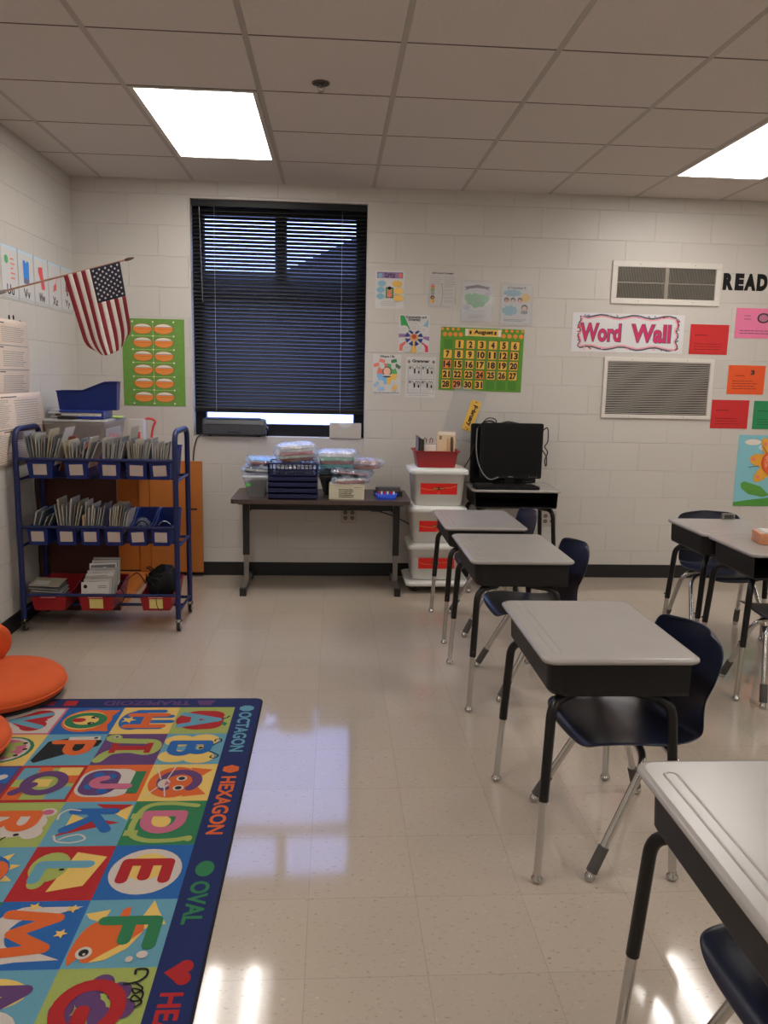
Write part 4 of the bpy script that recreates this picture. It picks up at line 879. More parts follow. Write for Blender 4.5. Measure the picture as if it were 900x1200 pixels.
D=cell(2,1,'lb'); D.poly([(.15,.88),(.1,.5),(.25,.1),(.85,.04),(.92,.12),(.6,.6),(.4,.95),(.24,.97)],Q['black']); D.poly([(.1,.4),(.08,.9),(.2,.92),(.22,.4)],Q['white']); L(D,'P','orange',.45,.52,.5,.72,.07); D.ell(.14,.84,.03,.035,Q['black'])
D=cell(2,2,'red'); D.rect(.07,.05,.93,.95,Q['lime']); 
for u0,v0,u1,v1,cc in ((.07,.05,.4,.3,'lb'),(.6,.05,.93,.3,'orange'),(.07,.6,.3,.95,'yellow'),(.6,.65,.93,.95,'lb'),(.4,.35,.6,.6,'yellow'),(.3,.75,.5,.95,'orange'),(.07,.3,.2,.5,'orange')): D.rect(u0,v0,u1,v1,Q[cc])
L(D,'Q','purple',.5,.48,.66,.74,.07)
D=cell(2,3,'lime'); D.ell(.5,.5,.3,.42,Q['white']); D.ell(.25,.85,.1,.12,Q['white']); D.ell(.7,.8,.14,.14,Q['white']); L(D,'R','orange',.45,.45,.5,.7,.07); D.ell(.75,.62,.03,.04,Q['black']); D.ell(.25,.85,.06,.08,Q['pink']); D.line([(.8,.5),(.9,.44)],.006,Q['black'])
D=cell(2,4,'lb')
for k in range(10): a=R(36*k); D.poly([(.5+.3*math.cos(a-.25),.5+.3*math.sin(a-.25)),(.5+.46*math.cos(a),.5+.46*math.sin(a)),(.5+.3*math.cos(a+.25),.5+.3*math.sin(a+.25))],Q['yellow'])
D.ell(.5,.5,.33,.34,Q['blue']); L(D,'S','orange',.5,.5,.5,.66,.07)
D=cell(2,5,'green'); D.ell(.5,.4,.35,.3,Q['lime']); L(D,'T','red',.5,.5,.5,.66,.07)
D=cell(2,6,'orange'); D.ell(.5,.6,.4,.26,Q['purple']); L(D,'U','yellow',.5,.45,.5,.66,.07)
D=cell(3,0,'pink'); D.rect(.05,.04,.95,.96,Q['white']); D.ell(.3,.62,.2,.22,Q['red']); D.ell(.68,.62,.2,.22,Q['red']); D.poly([(.12,.55),(.49,.1),(.86,.55),(.49,.8)],Q['red']); L(D,'V','lb',.5,.48,.62,.7,.06)
D=cell(3,1,'yellow'); D.ell(.5,.5,.42,.44,Q['green']); D.ell(.5,.5,.38,.38,Q['white']); D.ell(.5,.5,.32,.32,Q['pink']); L(D,'W','lime',.5,.5,.5,.5,.06)
for u,v in ((.3,.75),(.5,.82),(.7,.75),(.8,.5)): D.ell(u,v,.03,.04,Q['black'])
D=cell(3,2,'purple'); D.rect(.05,.05,.5,.95,Q['blue']); L(D,'X','white',.5,.55,.5,.7,.06)
D=cell(3,3,'orange'); L(D,'Y','blue',.5,.5,.5,.66,.07)
D=cell(3,4,'lb'); D.ell(.5,.5,.4,.4,Q['white']); L(D,'Z','black',.5,.5,.5,.66,.07)
for r_,bg,c2 in ((5,'yellow','green'),(6,'red','white')):
    D=cell(3,r_,bg); D.ell(.5,.5,.34,.36,Q[c2])
# border words
D=Dec(b,(-.412-cxr,Y0-cyr,ZR),(0,-1,0),(1,0,0),1.83,.098,.00022)
def bw(word,shape,y0,y1,ys,m):
    D.k=1; D.text(word,((Y0-(y0+y1)/2))/1.83,.46,abs(y1-y0),.055,Q[m],.03)
    c=(Y0-ys)/1.83
    if shape=='heart':
        D.ell(c-.011,.62,.012,.2,Q[m]); D.ell(c+.011,.62,.012,.2,Q[m]); D.poly([(c-.022,.55),(c,.12),(c+.022,.55),(c,.7)],Q[m])
    else:
        n_={'oct':8,'hex':6,'oval':24}[shape]; ru=.017 if shape!='oval' else .021; rv=.34 if shape!='oval' else .28
        ph=R(22.5) if shape=='oct' else 0; D.poly([(c+ru*math.cos(ph+2*math.pi*i/n_),.46+rv*math.sin(ph+2*math.pi*i/n_)) for i in range(n_)],Q[m])
bw('OCTAGON','oct',-2.445,-2.815,-2.405,'lb'); bw('HEXAGON','hex',-3.01,-3.385,-2.955,'orange'); bw('OVAL','oval',-3.625,-3.81,-3.565,'green'); bw('HEART','heart',-4.05,-4.27,-3.985,'red')
D=Dec(b,(-.42-cxr,-2.298-cyr,ZR),(-1,0,0),(0,-1,0),1.07,.09,.00022)
D.text('TRAPEZOID',(.81-.42)/1.07,.5,.38,.048,Q['purple'],.03); c=(.555-.42)/1.07; D.poly([(c-.04,.2),(c+.04,.2),(c+.022,.8),(c-.022,.8)],Q['purple'])
D.rect((1.115-.42)/1.07,.22,(1.17-.42)/1.07,.80,Q['red']); D.text('SQUARE',(1.33-.42)/1.07,.5,.24,.048,Q['red'],.03)
tag(b.build('alphabet_rug',loc=(cxr,cyr,0)),'large classroom rug with colorful alphabet picture squares and a navy border of shape names','rug')
# ================================================================ WALL PAPERS
WT=-.0018
def poster(name,x0,z0,x1,z1,base_,label,cat,draw,group=None,rot=0,glossy=False,th=.0018):
    w,h=x1-x0,z1-z0; b=MB(); b.box(-w/2,w/2,-th,0,-h/2,h/2,base_); D=Dec(b,(-w/2,-th,-h/2),(1,0,0),(0,0,1),w,h,.00025)
    draw(D); o=b.build(name,loc=((x0+x1)/2,-.0006,(z0+z1)/2)); o.rotation_euler.y=rot; tag(o,label,cat,group)
    if glossy:
        MB().box(-w/2-.012,w/2+.012,-th-.0085,-th-.008,-h/2-.012,h/2+.012,clear('sleeve',(.85,.86,.88),.08,.14)).build('laminate_sleeve',o)
    return o
pap=mat('poster_paper',(.66,.65,.64),.45); dk=K('print_dark',40,36,45); skin=K('skin_tone',170,115,80); gl_=K('print_grey',130,126,122)
pur2=K('soft_purple',120,95,135); sb=K('soft_blue',105,146,162); sy2=K('soft_yellow',205,165,75); ssal=K('salmon',200,105,90); sgr=K('soft_green',70,140,85)
def wavy_blob(D,u,v,ru,rv,m,n=9):
    D.poly([(u+ru*(1+.12*math.cos(n*a))*math.cos(a),v+rv*(1+.12*math.cos(n*a))*math.sin(a)) for a in [2*math.pi*i/54 for i in range(54)]],m)
def P1(D):
    D.rect(.05,.80,.95,.96,pur2); D.ell(.16,.87,.09,.06,sb); D.ell(.86,.88,.07,.06,ssal); D.text('Positive',.5,.91,.07,None,dk,.03); D.text('Self Talk',.5,.845,.075,None,dk,.03)
    for u,v in ((.22,.66),(.18,.49),(.18,.32)): wavy_blob(D,u,v,.14,.075,sb)
    for u,v in ((.75,.66),(.80,.47),(.80,.28)): wavy_blob(D,u,v,.17,.085,sy2)
    D.rect(.36,.28,.62,.56,dk); D.rect(.38,.30,.60,.54,sgr); D.ell(.49,.36,.08,.07,ssal); D.ell(.49,.47,.085,.06,skin); D.ell(.49,.54,.07,.045,ink); D.lines(.2,.06,.8,.2,3,gl_,.003)
poster('wall_poster',.280,1.930,.482,2.187,pap,'small poster with a purple title band and blue and yellow cloud shapes','poster',P1)
def P2(D):
    D.text('Self-Control Strategies',.5,.95,.15,None,dk,.03); D.lines(.05,.68,.48,.88,5,gl_,.002); D.lines(.55,.68,.98,.88,6,gl_,.002)
    D.line([(.04,.10),(.04,.66),(.96,.66),(.96,.12)],.0015,dk); D.line([(.47,.66),(.52,.40),(.46,.10)],.002,dk)
    for v,m in ((.59,ssal),(.50,sgr),(.41,sb),(.30,K('brown2',90,50,50)),(.20,sy2)): D.ell(.16,v,.075,.055,m); D.ell(.17,v-.005,.04,.03,skin); D.lines(.27,v-.02,.42,v+.02,1,gl_,.002)
    for v in (.6,.5,.4,.3,.2): D.lines(.56,v-.03,.92,v+.03,2,gl_,.002)
    D.lines(.05,.03,.95,.08,2,gl_,.002)
poster('wall_poster',.650,1.938,.852,2.192,mat('poster_paper2',(.58,.56,.54),.45),'mostly white list poster with small round faces down its left side','poster',P2)
def P3(D):
    D.poly([(.08,.78),(.14,.84),(.06,.88),(.22,.90),(.5,.94),(.78,.90),(.94,.88),(.86,.84),(.92,.78),(.78,.83),(.5,.86),(.22,.83)],K('ribbon_mauve',70,55,65)); D.lines(.3,.76,.7,.80,1,gl_,.002)
    wavy_blob(D,.5,.53,.34,.18,sgr,7); wavy_blob(D,.22,.6,.14,.11,sgr); wavy_blob(D,.8,.6,.12,.09,sgr); wavy_blob(D,.84,.70,.12,.05,K('mauve_l',150,140,155)); wavy_blob(D,.16,.34,.13,.07,K('mauve_m',150,150,160)); wavy_blob(D,.82,.36,.11,.06,pap)
    D.lines(.25,.45,.75,.64,6,K('dkgreen',30,70,40),.0025); D.lines(.2,.06,.85,.17,4,gl_,.002); D.lines(.15,.24,.85,.27,1,gl_,.002)
poster('wall_poster',.893,1.862,1.105,2.125,pap,'laminated poster with a dark ribbon banner over a green word cloud','poster',P3,glossy=True)
def P4(D):
    D.text('& Friendship %',.5,.93,.13,None,dk,.03); wavy_blob(D,.35,.80,.30,.09,sb); wavy_blob(D,.82,.68,.15,.11,sy2)
    for u,m in ((.16,skin),(.38,K('sk2',200,160,140)),(.62,K('sk3',190,140,115))): D.ell(u,.62,.085,.065,K('hair_d',40,28,28)); D.ell(u,.595,.06,.045,m)
    wavy_blob(D,.28,.34,.26,.13,sb); D.ell(.78,.42,.11,.085,ink); D.ell(.78,.40,.085,.06,K('sk2',200,160,140)); D.ell(.78,.30,.13,.05,K('shirt_g',100,100,105)); D.lines(.1,.05,.9,.12,2,dk,.003); D.lines(.15,.74,.8,.78,1,gl_,.002)
poster('wall_poster',1.175,1.850,1.385,2.112,pap,'laminated poster with small faces, blue clouds and one yellow cloud','poster',P4,glossy=True)
def P5(D):
    D.poly([(.03,.97),(.16,.97),(.36,.62),(.06,.72)],K('g5',40,130,60)); D.poly([(.96,.9),(.96,.68),(.7,.62)],sb); D.poly([(.0,.5),(.0,.40),(.3,.42),(.3,.48)],pur2); D.poly([(1,.44),(1,.32),(.8,.38),(.8,.44)],pur2)
    D.poly([(.02,.06),(.03,.22),(.25,.32),(.2,.2),(.14,.16),(.12,.05)],ssal); D.poly([(.98,.03),(.97,.18),(.72,.32),(.8,.2),(.88,.14),(.88,.03)],K('r5',180,50,60)); D.poly([(.42,.0),(.58,.0),(.56,.3),(.46,.3)],sy2)
    for a in range(8): 
        t=R(45*a+22); D.poly([(.5+.30*math.cos(t-.3),.40+.22*math.sin(t-.3)),(.5+.30*math.cos(t+.3),.40+.22*math.sin(t+.3)),(.5+.1*math.cos(t),.40+.08*math.sin(t))],K('n5',35,50,115))
    D.ell(.5,.41,.14,.10,K('br5',180,130,80)); D.ell(.5,.43,.08,.06,K('br6',150,60,45))
    for u,v in ((.17,.61),(.5,.66),(.82,.60),(.28,.13),(.72,.13)): D.ell(u,v,.15,.115,gl_); D.ell(u,v,.142,.108,pap); D.lines(u-.09,v-.05,u+.09,v+.05,3,gl_,.002,.3)
    D.text('Community and',.55,.93,.145,None,dk,.03); D.text('Diversity',.5,.86,.085,None,dk,.03)
poster('wall_poster',.452,1.628,.668,1.893,pap,'poster titled Community and Diversity with colored rays and white circles','poster',P5)
def P6(D):
    D.text('Where I Fit',.5,.95,.105,.016,dk,.04)
    for a0,m in ((0,sgr),(90,ssal),(180,K('b6',110,160,200)),(270,sy2)):
        pts=[(.5,.52)]+[(.5+.36*math.cos(R(a0+i*15)),.52+.26*math.sin(R(a0+i*15))) for i in range(7)]; D.poly(pts,m)
    D.ell(.5,.58,.16,.12,dk); D.ell(.5,.58,.13,.10,K('sk2',200,160,140)); D.rect(.36,.47,.64,.50,pap); D.ell(.5,.45,.14,.02,dk)
    for u,v,m,r_ in ((.12,.74,ssal,.3),(.32,.84,ssal,-.3),(.74,.84,K('g6',40,105,60),.2),(.88,.71,K('g7',60,90,75),-.5),(.12,.26,K('b7',120,150,175),.7),(.3,.15,K('b8',120,150,190),0),(.78,.18,sy2,.8)):
        w_,h_=.10,.055; c_,s_=math.cos(r_),math.sin(r_); D.poly([(u+(x*c_-y*s_),v+(x*s_+y*c_)*.75) for x,y in ((-w_,-h_),(w_,-h_),(w_,h_),(-w_,h_))],m)
    for u,v in ((.33,.7),(.72,.7),(.3,.3),(.72,.32)): D.ell(u,v,.085,.065,pap)
    D.lines(.03,.03,.97,.07,1,dk,.004,.02)
poster('wall_poster',.274,1.332,.474,1.614,pap,'poster titled Where I Fit with a ring of red, green, blue and yellow','poster',P6)
def P7(D):
    D.text('Grammar',.5,.90,.125,.022,dk,.05); D.ell(.1,.88,.05,.04,K('br7',120,90,80)); D.ell(.92,.88,.05,.04,K('br7',120,90,80)); D.lines(.25,.82,.8,.84,1,gl_,.002)
    D.line([(.08,.10),(.08,.79),(.94,.79),(.94,.10),(.08,.10)],.002,dk); D.line([(.51,.10),(.51,.79)],.002,dk); D.line([(.08,.45),(.94,.45)],.002,dk)
    for u in (.08,.51):
        for v in (.45,.10):
            D.rect(u+.03,v+.25,u+.10,v+.31,grey); D.line([(u+.13,v+.31),(u+.21,v+.24),(u+.29,v+.31)],.004,ink); D.rect(u+.19,v+.14,u+.24,v+.25,ink); D.ell(u+.35,v+.27,.045,.03,dk); D.ell(u+.35,v+.265,.03,.02,pap); D.rect(u+.33,v+.14,u+.38,v+.21,ink); D.lines(u+.03,v+.02,u+.38,v+.11,3,gl_,.0015)
    D.lines(.1,.03,.9,.07,1,gl_,.003)
poster('wall_poster',.508,1.318,.722,1.602,pap,'black and white four panel poster in a white border, titled Grammar','poster',P7)
# calendar
cgn=K('cal_green',72,120,30); cyl_=K('cal_yellow',222,178,70); cor=K('cal_orange',214,130,50); brown=K('cal_brown',40,22,22)
def PC(D):
    uw=425.;vh=310.; q=lambda x,y:((x-385)/uw,1-(y-365)/vh)
    for x in list(range(405,505,27))+list(range(705,812,30)): u,v=q(x,400); D.ell(u,v,.026,None,cor,4)
    for x in list(range(392,500,27))+list(range(690,812,28)): u,v=q(x,374); D.ell(u,v,.017,None,cor,5)
    u0,v0=q(508,405); u1,v1=q(692,370); D.rect(u0,v0,u1,v1,pw,6); u0,v0=q(524,404); u1,v1=q(676,371); D.rect(u0,v0,u1,v1,cyl_,7); u,v=q(602,387); D.text('August',u,v,.140,.036,brown,.05,0,8)
    for x in (535,662): u,v=q(x,388); D.ell(u,v,.014,.03,brown,9)
    d_=0; n_=0
    for r_ in range(5):
        for c_ in range(7):
            if r_==0 and c_==0:
                u,v=q(425,447); D.rect(u-.052,v-.07,u+.052,v+.07,K('cal_g2',60,108,30),5); continue
            d_+=1; u,v=q(425+57*c_-1.2*r_,447+49.5*r_)
            if d_>31: D.rect(u-.052,v-.07,u+.052,v+.07,K('cal_g2',60,108,30),5); continue
            D.rect(u-.056,v-.073,u+.056,v+.073,brown,5); D.rect(u-.051,v-.067,u+.051,v+.067,cor if d_ in (14,24,29) else cyl_,6); D.text(str(d_),u,v,(.026 if d_<10 and d_!=1 else .014 if d_==1 else .052),.046,brown,.05,0,8)
poster('calendar_chart',.748,1.372,1.345,1.812,cgn,'green pocket calendar chart reading August with numbered yellow cards','calendar',PC,rot=R(.7),th=.004)
# green oval chart near the corner
def PG(D):
    for x in (.33,.665):
        for k,v in enumerate((.885,.73,.575,.42,.265,.105)):
            D.k=1; D.ell(x,v,.160,.062,K('oval_rim',120,70,25)); D.ell(x,v,.15,.056,pw); D.poly([(x+.15*math.cos(a),v+.056*math.sin(a)) for a in [R(160+220*i/20) for i in range(21)]],cor); D.rect(x-.13,v+.018,x+.13,v+.026,gl_); D.rect(x-.145,v-.008,x+.145,v+.002,K('oval_o2',200,100,30))
    D.k=1
    for v in (.805,.65,.5,.34,.185): D.line([(.17,v),(.83,v)],.002,K('lime_line',170,200,110)); 
    D.line([(.497,.03),(.497,.97)],.002,K('lime_line',170,200,110))
    for u in (.17,.497,.83):
        for v in (.965,.805,.65,.5,.34,.185,.03): D.ell(u,v,.014,None,pw)
poster('name_chart',-1.468,1.220,-1.042,1.818,mat('chart_green',C(88,128,50),.6,var=.15,vscale=25),'green chart with twelve orange and white ovals between the flag and the window','poster',PG)
# word wall
mag=K('magenta',165,30,80); wpk=K('wave_pink',190,130,140); wdk=K('wave_teal',55,70,75)
def PW(D):
    for k in range(2):
        o_=.055+.035*k; m=[wdk,wpk][k]; P=[]
        N=60
        for side in range(4):
            for i in range(N//4):
                t=i/(N//4); w_=.018*math.sin(t*18)
                if side==0: P.append((.08+t*.84,.10+.04*k+w_*2.2))
                elif side==1: P.append((.94-.012*k+w_*.6,.10+t*.80))
                elif side==2: P.append((.92-t*.84,.92-.04*k+w_*2.2))
                else: P.append((.065+.012*k+w_*.6,.90-t*.80))
        P.append(P[0]); D.line(P,.011,m)
    random.seed(3)
    for i in range(44):
        side=i%4; t=random.random()
        u,v={0:(.08+t*.84,.09),1:(.945,.1+t*.8),2:(.08+t*.84,.925),3:(.06,.1+t*.8)}[side]; a=random.random()*6; D.line([(u-.012*math.cos(a),v-.03*math.sin(a)),(u+.012*math.cos(a),v+.03*math.sin(a))],.008,random.choice([mag,wdk,wpk,pur2,pr]),5)
    D.text('Word',.255,.50,.305,.135,wdk,.055,0,6); D.text('Wall',.705,.50,.30,.135,wdk,.055,0,6)
    D.text('Word',.252,.505,.295,.128,mag,.03,0,8); D.text('Wall',.702,.505,.29,.128,mag,.03,0,8)
poster('word_wall_sign',1.692,1.668,2.512,1.940,mat('sign_white',(.70,.69,.70),.4),'white Word Wall sign with magenta letters and a wavy border','sign',PW)
for ch,x,w in (('R',2.772,.073),('E',2.860,.062),('A',2.930,.082),('D',3.022,.075)):
    b=MB(); D=Dec(b,(0,0,0),(1,0,0),(0,0,1),w,.118,.0016); D.text(ch,.5,.5,w*1.06,.118,ink,.075,0,1)
    o=b.build('letter',loc=(x,-.0002,2.124)); s_=o.modifiers.new('s','SOLIDIFY'); s_.thickness=.0015; s_.offset=-1
    tag(o,'black letter %s of the word READ above the colored cards'%ch,'letter','cut out letters spelling READ')
def qc(D,n_=3,pic=True):
    pass
    D.lines(.12,.60,.5,.68,1,ink,.004); D.lines(.12,.12,.9,.40,n_,ink,.0025,.3)
red_c=mat('card_red',C(172,28,30),.35); 
poster('word_card',2.560,1.668,2.845,1.880,red_c,'red card just right of the Word Wall sign','card',lambda D:(qc(D)),'colored cards on the right wall')
def PK(D):
    D.ell(.66,.68,.15,.17,dk); D.ell(.66,.68,.11,.12,K('pk2',150,90,110)); D.line([(.76,.78),(.84,.9)],.006,dk); D.lines(.2,.58,.38,.80,2,dk,.004); D.lines(.12,.12,.9,.30,2,dk,.004,.1)
poster('word_card',2.888,1.790,3.20,2.003,mat('card_pink',C(232,120,160),.35),'pink card below the word READ, cut by the right edge of the photo','card',PK,'colored cards on the right wall')
def PO(D): D.text('3',.66,.76,.03,.035,dk,.06); D.lines(.2,.60,.5,.68,1,ink,.004); D.lines(.12,.15,.9,.50,4,ink,.003,.3)
poster('word_card',2.870,1.388,3.147,1.597,mat('card_orange',C(232,84,24),.35),'orange card with the number 3 and lines of print','card',PO,'colored cards on the right wall')
poster('word_card',2.768,1.136,3.050,1.345,red_c,'red card directly below and left of the orange card','card',lambda D:(qc(D)),'colored cards on the right wall')
poster('word_card',3.088,1.136,3.37,1.343,mat('card_green',C(24,115,70),.35),'green card at the right edge above the flower poster','card',lambda D:(qc(D,3,False)),'colored cards on the right wall')
def PF(D):
    D.ell(.25,.90,.14,.04,pw); D.ell(.45,.83,.1,.04,K('cloud2',170,190,205)); D.poly([(0,.0),(1,.0),(1,.11),(.6,.12),(.3,.09),(0,.05)],K('f_g1',60,120,40)); D.line([(.62,.1),(.62,.45)],.006,K('f_stem',30,90,80))
    D.poly([(.10,.32),(.16,.35),(.45,.28),(.62,.16),(.5,.13),(.25,.17),(.12,.25)],K('f_leaf',70,125,45)); D.poly([(.64,.16),(.9,.30),(1,.25),(.85,.14)],K('f_leaf',70,125,45))
    for k in range(7):
        a=R(18+51.4*k); D.ell(.66+.25*math.cos(a),.62+.20*math.sin(a),.20,.09,K('f_pet',225,160,40),None,20,math.atan2(.20*math.sin(a),.25*math.cos(a))); D.ell(.66+.38*math.cos(a),.62+.30*math.sin(a),.035,.025,ssal)
    D.line([(.42,.85),(.5,.75)],.004,dk); D.line([(.2,.55),(.38,.57)],.004,dk)
    D.k=30; D.ell(.66,.62,.24,.185,K('f_c1',175,55,30)); D.ell(.66,.62,.22,.17,K('f_c2',214,90,40)); D.text('SHORT',.66,.67,.155,.042,K('f_t',225,170,140),.01); D.text('VOWELS',.66,.585,.165,.042,K('f_t',225,170,140),.01)
    D.rect(.66,.08,.80,.17,K('f_o',220,90,30)); D.ell(.73,.12,.03,.02,ink)
poster('flower_poster',2.998,.560,3.44,1.092,mat('poster_teal',C(110,165,175),.4),'teal poster of a yellow flower titled SHORT VOWELS at the right edge','poster',PF)
# february strip in a clear sleeve
b=MB(); b.box(-.115,.115,-.0075,-.006,-.185,.185,clear('sleeve2',(.8,.8,.8),.1,.22))
o=b.build('plastic_sleeve',loc=(.935,0,1.205)); o.rotation_euler.y=R(14); tag(o,'empty clear plastic pocket leaning on the wall behind the red bin','plastic sleeve')
b=MB(); P=rrect(.225,.075,.02,5); b.prism(P,.008,.0095,cyl_,Matrix.Rotation(R(90),4,'X')); D=Dec(b,(-.1125,-.0095,-.0375),(1,0,0),(0,0,1),.225,.075,.0003); D.text('February',.5,.5,.155,.042,brown,.05); D.ell(.06,.5,.02,.07,brown); D.ell(.95,.55,.02,.07,brown); D.ell(.91,.35,.02,.06,pr)
o=b.build('month_strip',loc=(.992,0,1.195)); o.rotation_euler.y=R(108); tag(o,'yellow strip reading February hanging tilted on the wall','sign')
# ---- left wall: alphabet cards
def cardL(y0,y1,z0,z1,txt,pic,label):
    b=MB(); w,h=y1-y0,z1-z0; b.box(0,.0015,-w/2,w/2,-h/2,h/2,pap); D=Dec(b,(.0015,-w/2,-h/2),(0,1,0),(0,0,1),w,h,.0003)
    D.line([(.01,.01),(.99,.01),(.99,.99),(.01,.99),(.01,.01)],.004,K('card_edge',140,150,150)); D.rect(.02,.93,.98,.985,K('card_band',165,185,195)); D.text(txt,.5,.17,.10,.055,dk,.02); pic(D); D.rect(.05,.04,.95,.048,gl_)
    tag(b.build('alphabet_card',loc=(XL+.0003,(y0+y1)/2,(z0+z1)/2)),label,'card','alphabet cards high on the left wall')
yb=[-1.225,-.990,-.748,-.508,-.273,-.04]
def pu(D): D.ell(.3,.72,.12,.08,sgr); D.lines(.55,.35,.85,.8,5,ssal,.008,.5)
def pv(D): D.poly([(.3,.8),(.42,.82),(.5,.76),(.58,.82),(.7,.8),(.68,.36),(.32,.36)],K('vest',40,110,180)); D.rect(.33,.36,.67,.46,K('vest2',90,90,110))
def pwm(D): D.poly([(.3,.78),(.6,.8),(.62,.66),(.75,.4),(.72,.34),(.5,.34),(.45,.5),(.28,.68)],K('wagon',185,70,75))
def pxx(D): D.poly([(.35,.36),(.6,.42),(.62,.58),(.4,.5)],K('wagon',185,70,75)); D.line([(.5,.5),(.75,.72)],.006,K('wagon',185,70,75))
def pyy(D): D.poly([(.35,.45),(.6,.45),(.55,.7),(.4,.7)],K('yarn',120,60,70)); D.ell(.5,.4,.06,.05,ink)
for i,(t_,f_) in enumerate((('Uu',pu),('Vv',pv),('Ww',pwm),('Xx',pxx),('Yy',pyy))): cardL(yb[i]+.006,yb[i+1]-.006,1.838,2.122,t_,f_,'white alphabet card %s in the row high on the left wall'%t_)
# ---- left wall: paper charts
peach=mat('chart_paper_peach',C(196,180,165,1.9),.65)
def chart(y0,y1,z0,z1,bow,label,x0,nsec):
    b=MB(); w=y1-y0; N=14; V=[]
    for i in range(N+1):
        t=i/N; z=z0+(z1-z0)*t
        for y in (y0,y1): V.append((x0+bow*math.sin(t*math.pi*.9)*(1 if y==y1 else .3),y,z))
    b.add(V,[(2*i,2*i+1,2*i+3,2*i+2) for i in range(N)],peach,True)
    def PT(u,v,k): 
        x=x0+bow*math.sin(v*math.pi*.9)*(.3+.7*u)+.0004*k+.0006; return (x,y0+u*w,z0+v*(z1-z0))
    D=Dec(b,(0,0,0),(0,1,0),(0,0,1),w,z1-z0); D.P=PT
    for s_ in range(nsec):
        v1_=.97-s_*(.95/nsec); v0_=v1_-.93/nsec
        D.k=1; D.line([(.02,v0_),(.98,v0_)],.005,gl_); D.k=1; D.lines(.38,v1_-.03,.62,v1_-.01,1,dk,.005); D.k=1; D.lines(.06,v0_+.03,.5,v1_-.05,int(8*(v1_-v0_)/.3)+3,gl_,.003); D.k=1; D.lines(.56,v0_+.04,.94,v1_-.06,int(6*(v1_-v0_)/.3)+2,gl_,.003)
    D.k=1
    for v in (.05,.5,.95): D.line([(.01,v-.04),(.01,v+.04)],.002,gl_)
    o=b.build('paper_chart'); s_=o.modifiers.new('s','SOLIDIFY'); s_.thickness=.001; s_.offset=0
    tag(o,label,'chart','printed paper charts on the left wall')
chart(-1.75,-.925,1.31,1.722,.012,'upper cream paper chart of printed sections on the left wall',XL+.004,3)
chart(-1.72,-.80,.935,1.325,.03,'lower cream paper chart curling off the left wall behind the cart',XL+.012,2)
b=MB(); 
for y,z in ((-1.15,1.735),(-1.09,1.738),(-.995,1.715),(-.96,1.695)): b.prism(ell(y,z,.008,.013,8),XL,XL+.004,ink,Matrix(((0,0,1,0),(1,0,0,0),(0,1,0,0),(0,0,0,1))))
tag(b.build('tack'),'black tacks and scuffs above the paper chart','tack')
# ================================================================ FLAG
fred=mat('flag_red',C(115,18,30),.8,sheen=.2); fwh=mat('flag_white',C(200,192,188,1.7),.8); fbl=mat('flag_blue',C(28,30,48),.8)
FY=-1.3; sA=Vector((XL+.012,FY,1.851)); sB=Vector((-1.105,FY,2.037)); dirs=(sB-sA).normalized()
t=E('flag',(XL,FY,1.85),0,'small United States flag on a thin wooden staff angled out from the left wall','flag'); o_=Vector((XL,FY,1.85))
MB().cyl(sA-o_,sB-o_,.0048,mat('staff_wood',C(150,115,95),.5),10).build('staff',t)
MB().lathe([(.001,0),(.006,0),(.008,.012),(.0075,.030),(.004,.046),(.001,.05)],K('finial',70,50,45),(0,0,0),10).build('finial',t,loc=tuple(sB-o_-dirs*.004)).rotation_euler=(0,math.acos(dirs.z),0)
MB().box(0,.006,-.02,.02,-.03,.03,mt).cyl((.004,0,-.004),(.05,0,.010),.010,mt,12).build('bracket',t)
h0=Vector((-1.428,FY,0)); 
def stf(x): return sA+dirs*((x-sA.x)/dirs.x)
PL=stf(-1.428); PR_=stf(-1.135); LEN=.455
def fp(s,t_,off=0):
    base=PL.lerp(PR_,s); d=t_*LEN
    x=base.x+(.262-.115*s)*d; z=base.z-.964*d
    e=max(0,t_-.72)/.28; x+= (0.5-s)*.07*e*e; z+= .055*e*e*(abs(s-.5)*2)**2.5
    y=base.y-.004+.014*math.sin(s*9+1.5*t_)*t_ -.01*t_ +off
    return Vector((x,y,z))-o_
def flagmesh(name,off,stars,par):
    b=MB(); NS,NT=39,40
    V=[tuple(fp(i/NS,j/NT,off)) for j in range(NT+1) for i in range(NS+1)]
    for m in (fred,fwh,fbl):
        F=[]
        for j in range(NT):
            for i in range(NS):
                st=int((i+.5)/3); tt_=(j+.5)/NT
                c_=fbl if (st>=6 and tt_<.40) else (fred if st%2==0 else fwh)
                if c_ is m: a=j*(NS+1)+i; F.append((a,a+NS+1,a+NS+2,a+1))
        b.add(V,F,m,True)
    return b.build(name,par)
cloth=flagmesh('cloth',0,0,t); s_=cloth.modifiers.new('s','SOLIDIFY'); s_.thickness=.0012; s_.offset=0
b=MB()
for r_ in range(9):
    for c_ in range(6 if r_%2==0 else 5):
        # rows run along the fly (t), columns along hoist
        s0=6/13+(7/13)*((r_+1)/10.); t0_=.40*((c_+ (.5 if r_%2==0 else 1.0)+.0)/6.)
        for yo in (-.0012,.0012):
            V=[]
            for i in range(10):
                a=R(36*i+90); rr=(.0078 if i%2==0 else .0033); V.append(tuple(fp(s0+rr*math.cos(a)/.305,t0_+rr*math.sin(a)/LEN,yo)))
            b.add(V,[tuple(range(10)) if yo>0 else tuple(range(10))[::-1]],fwh)
b.build('stars',t)
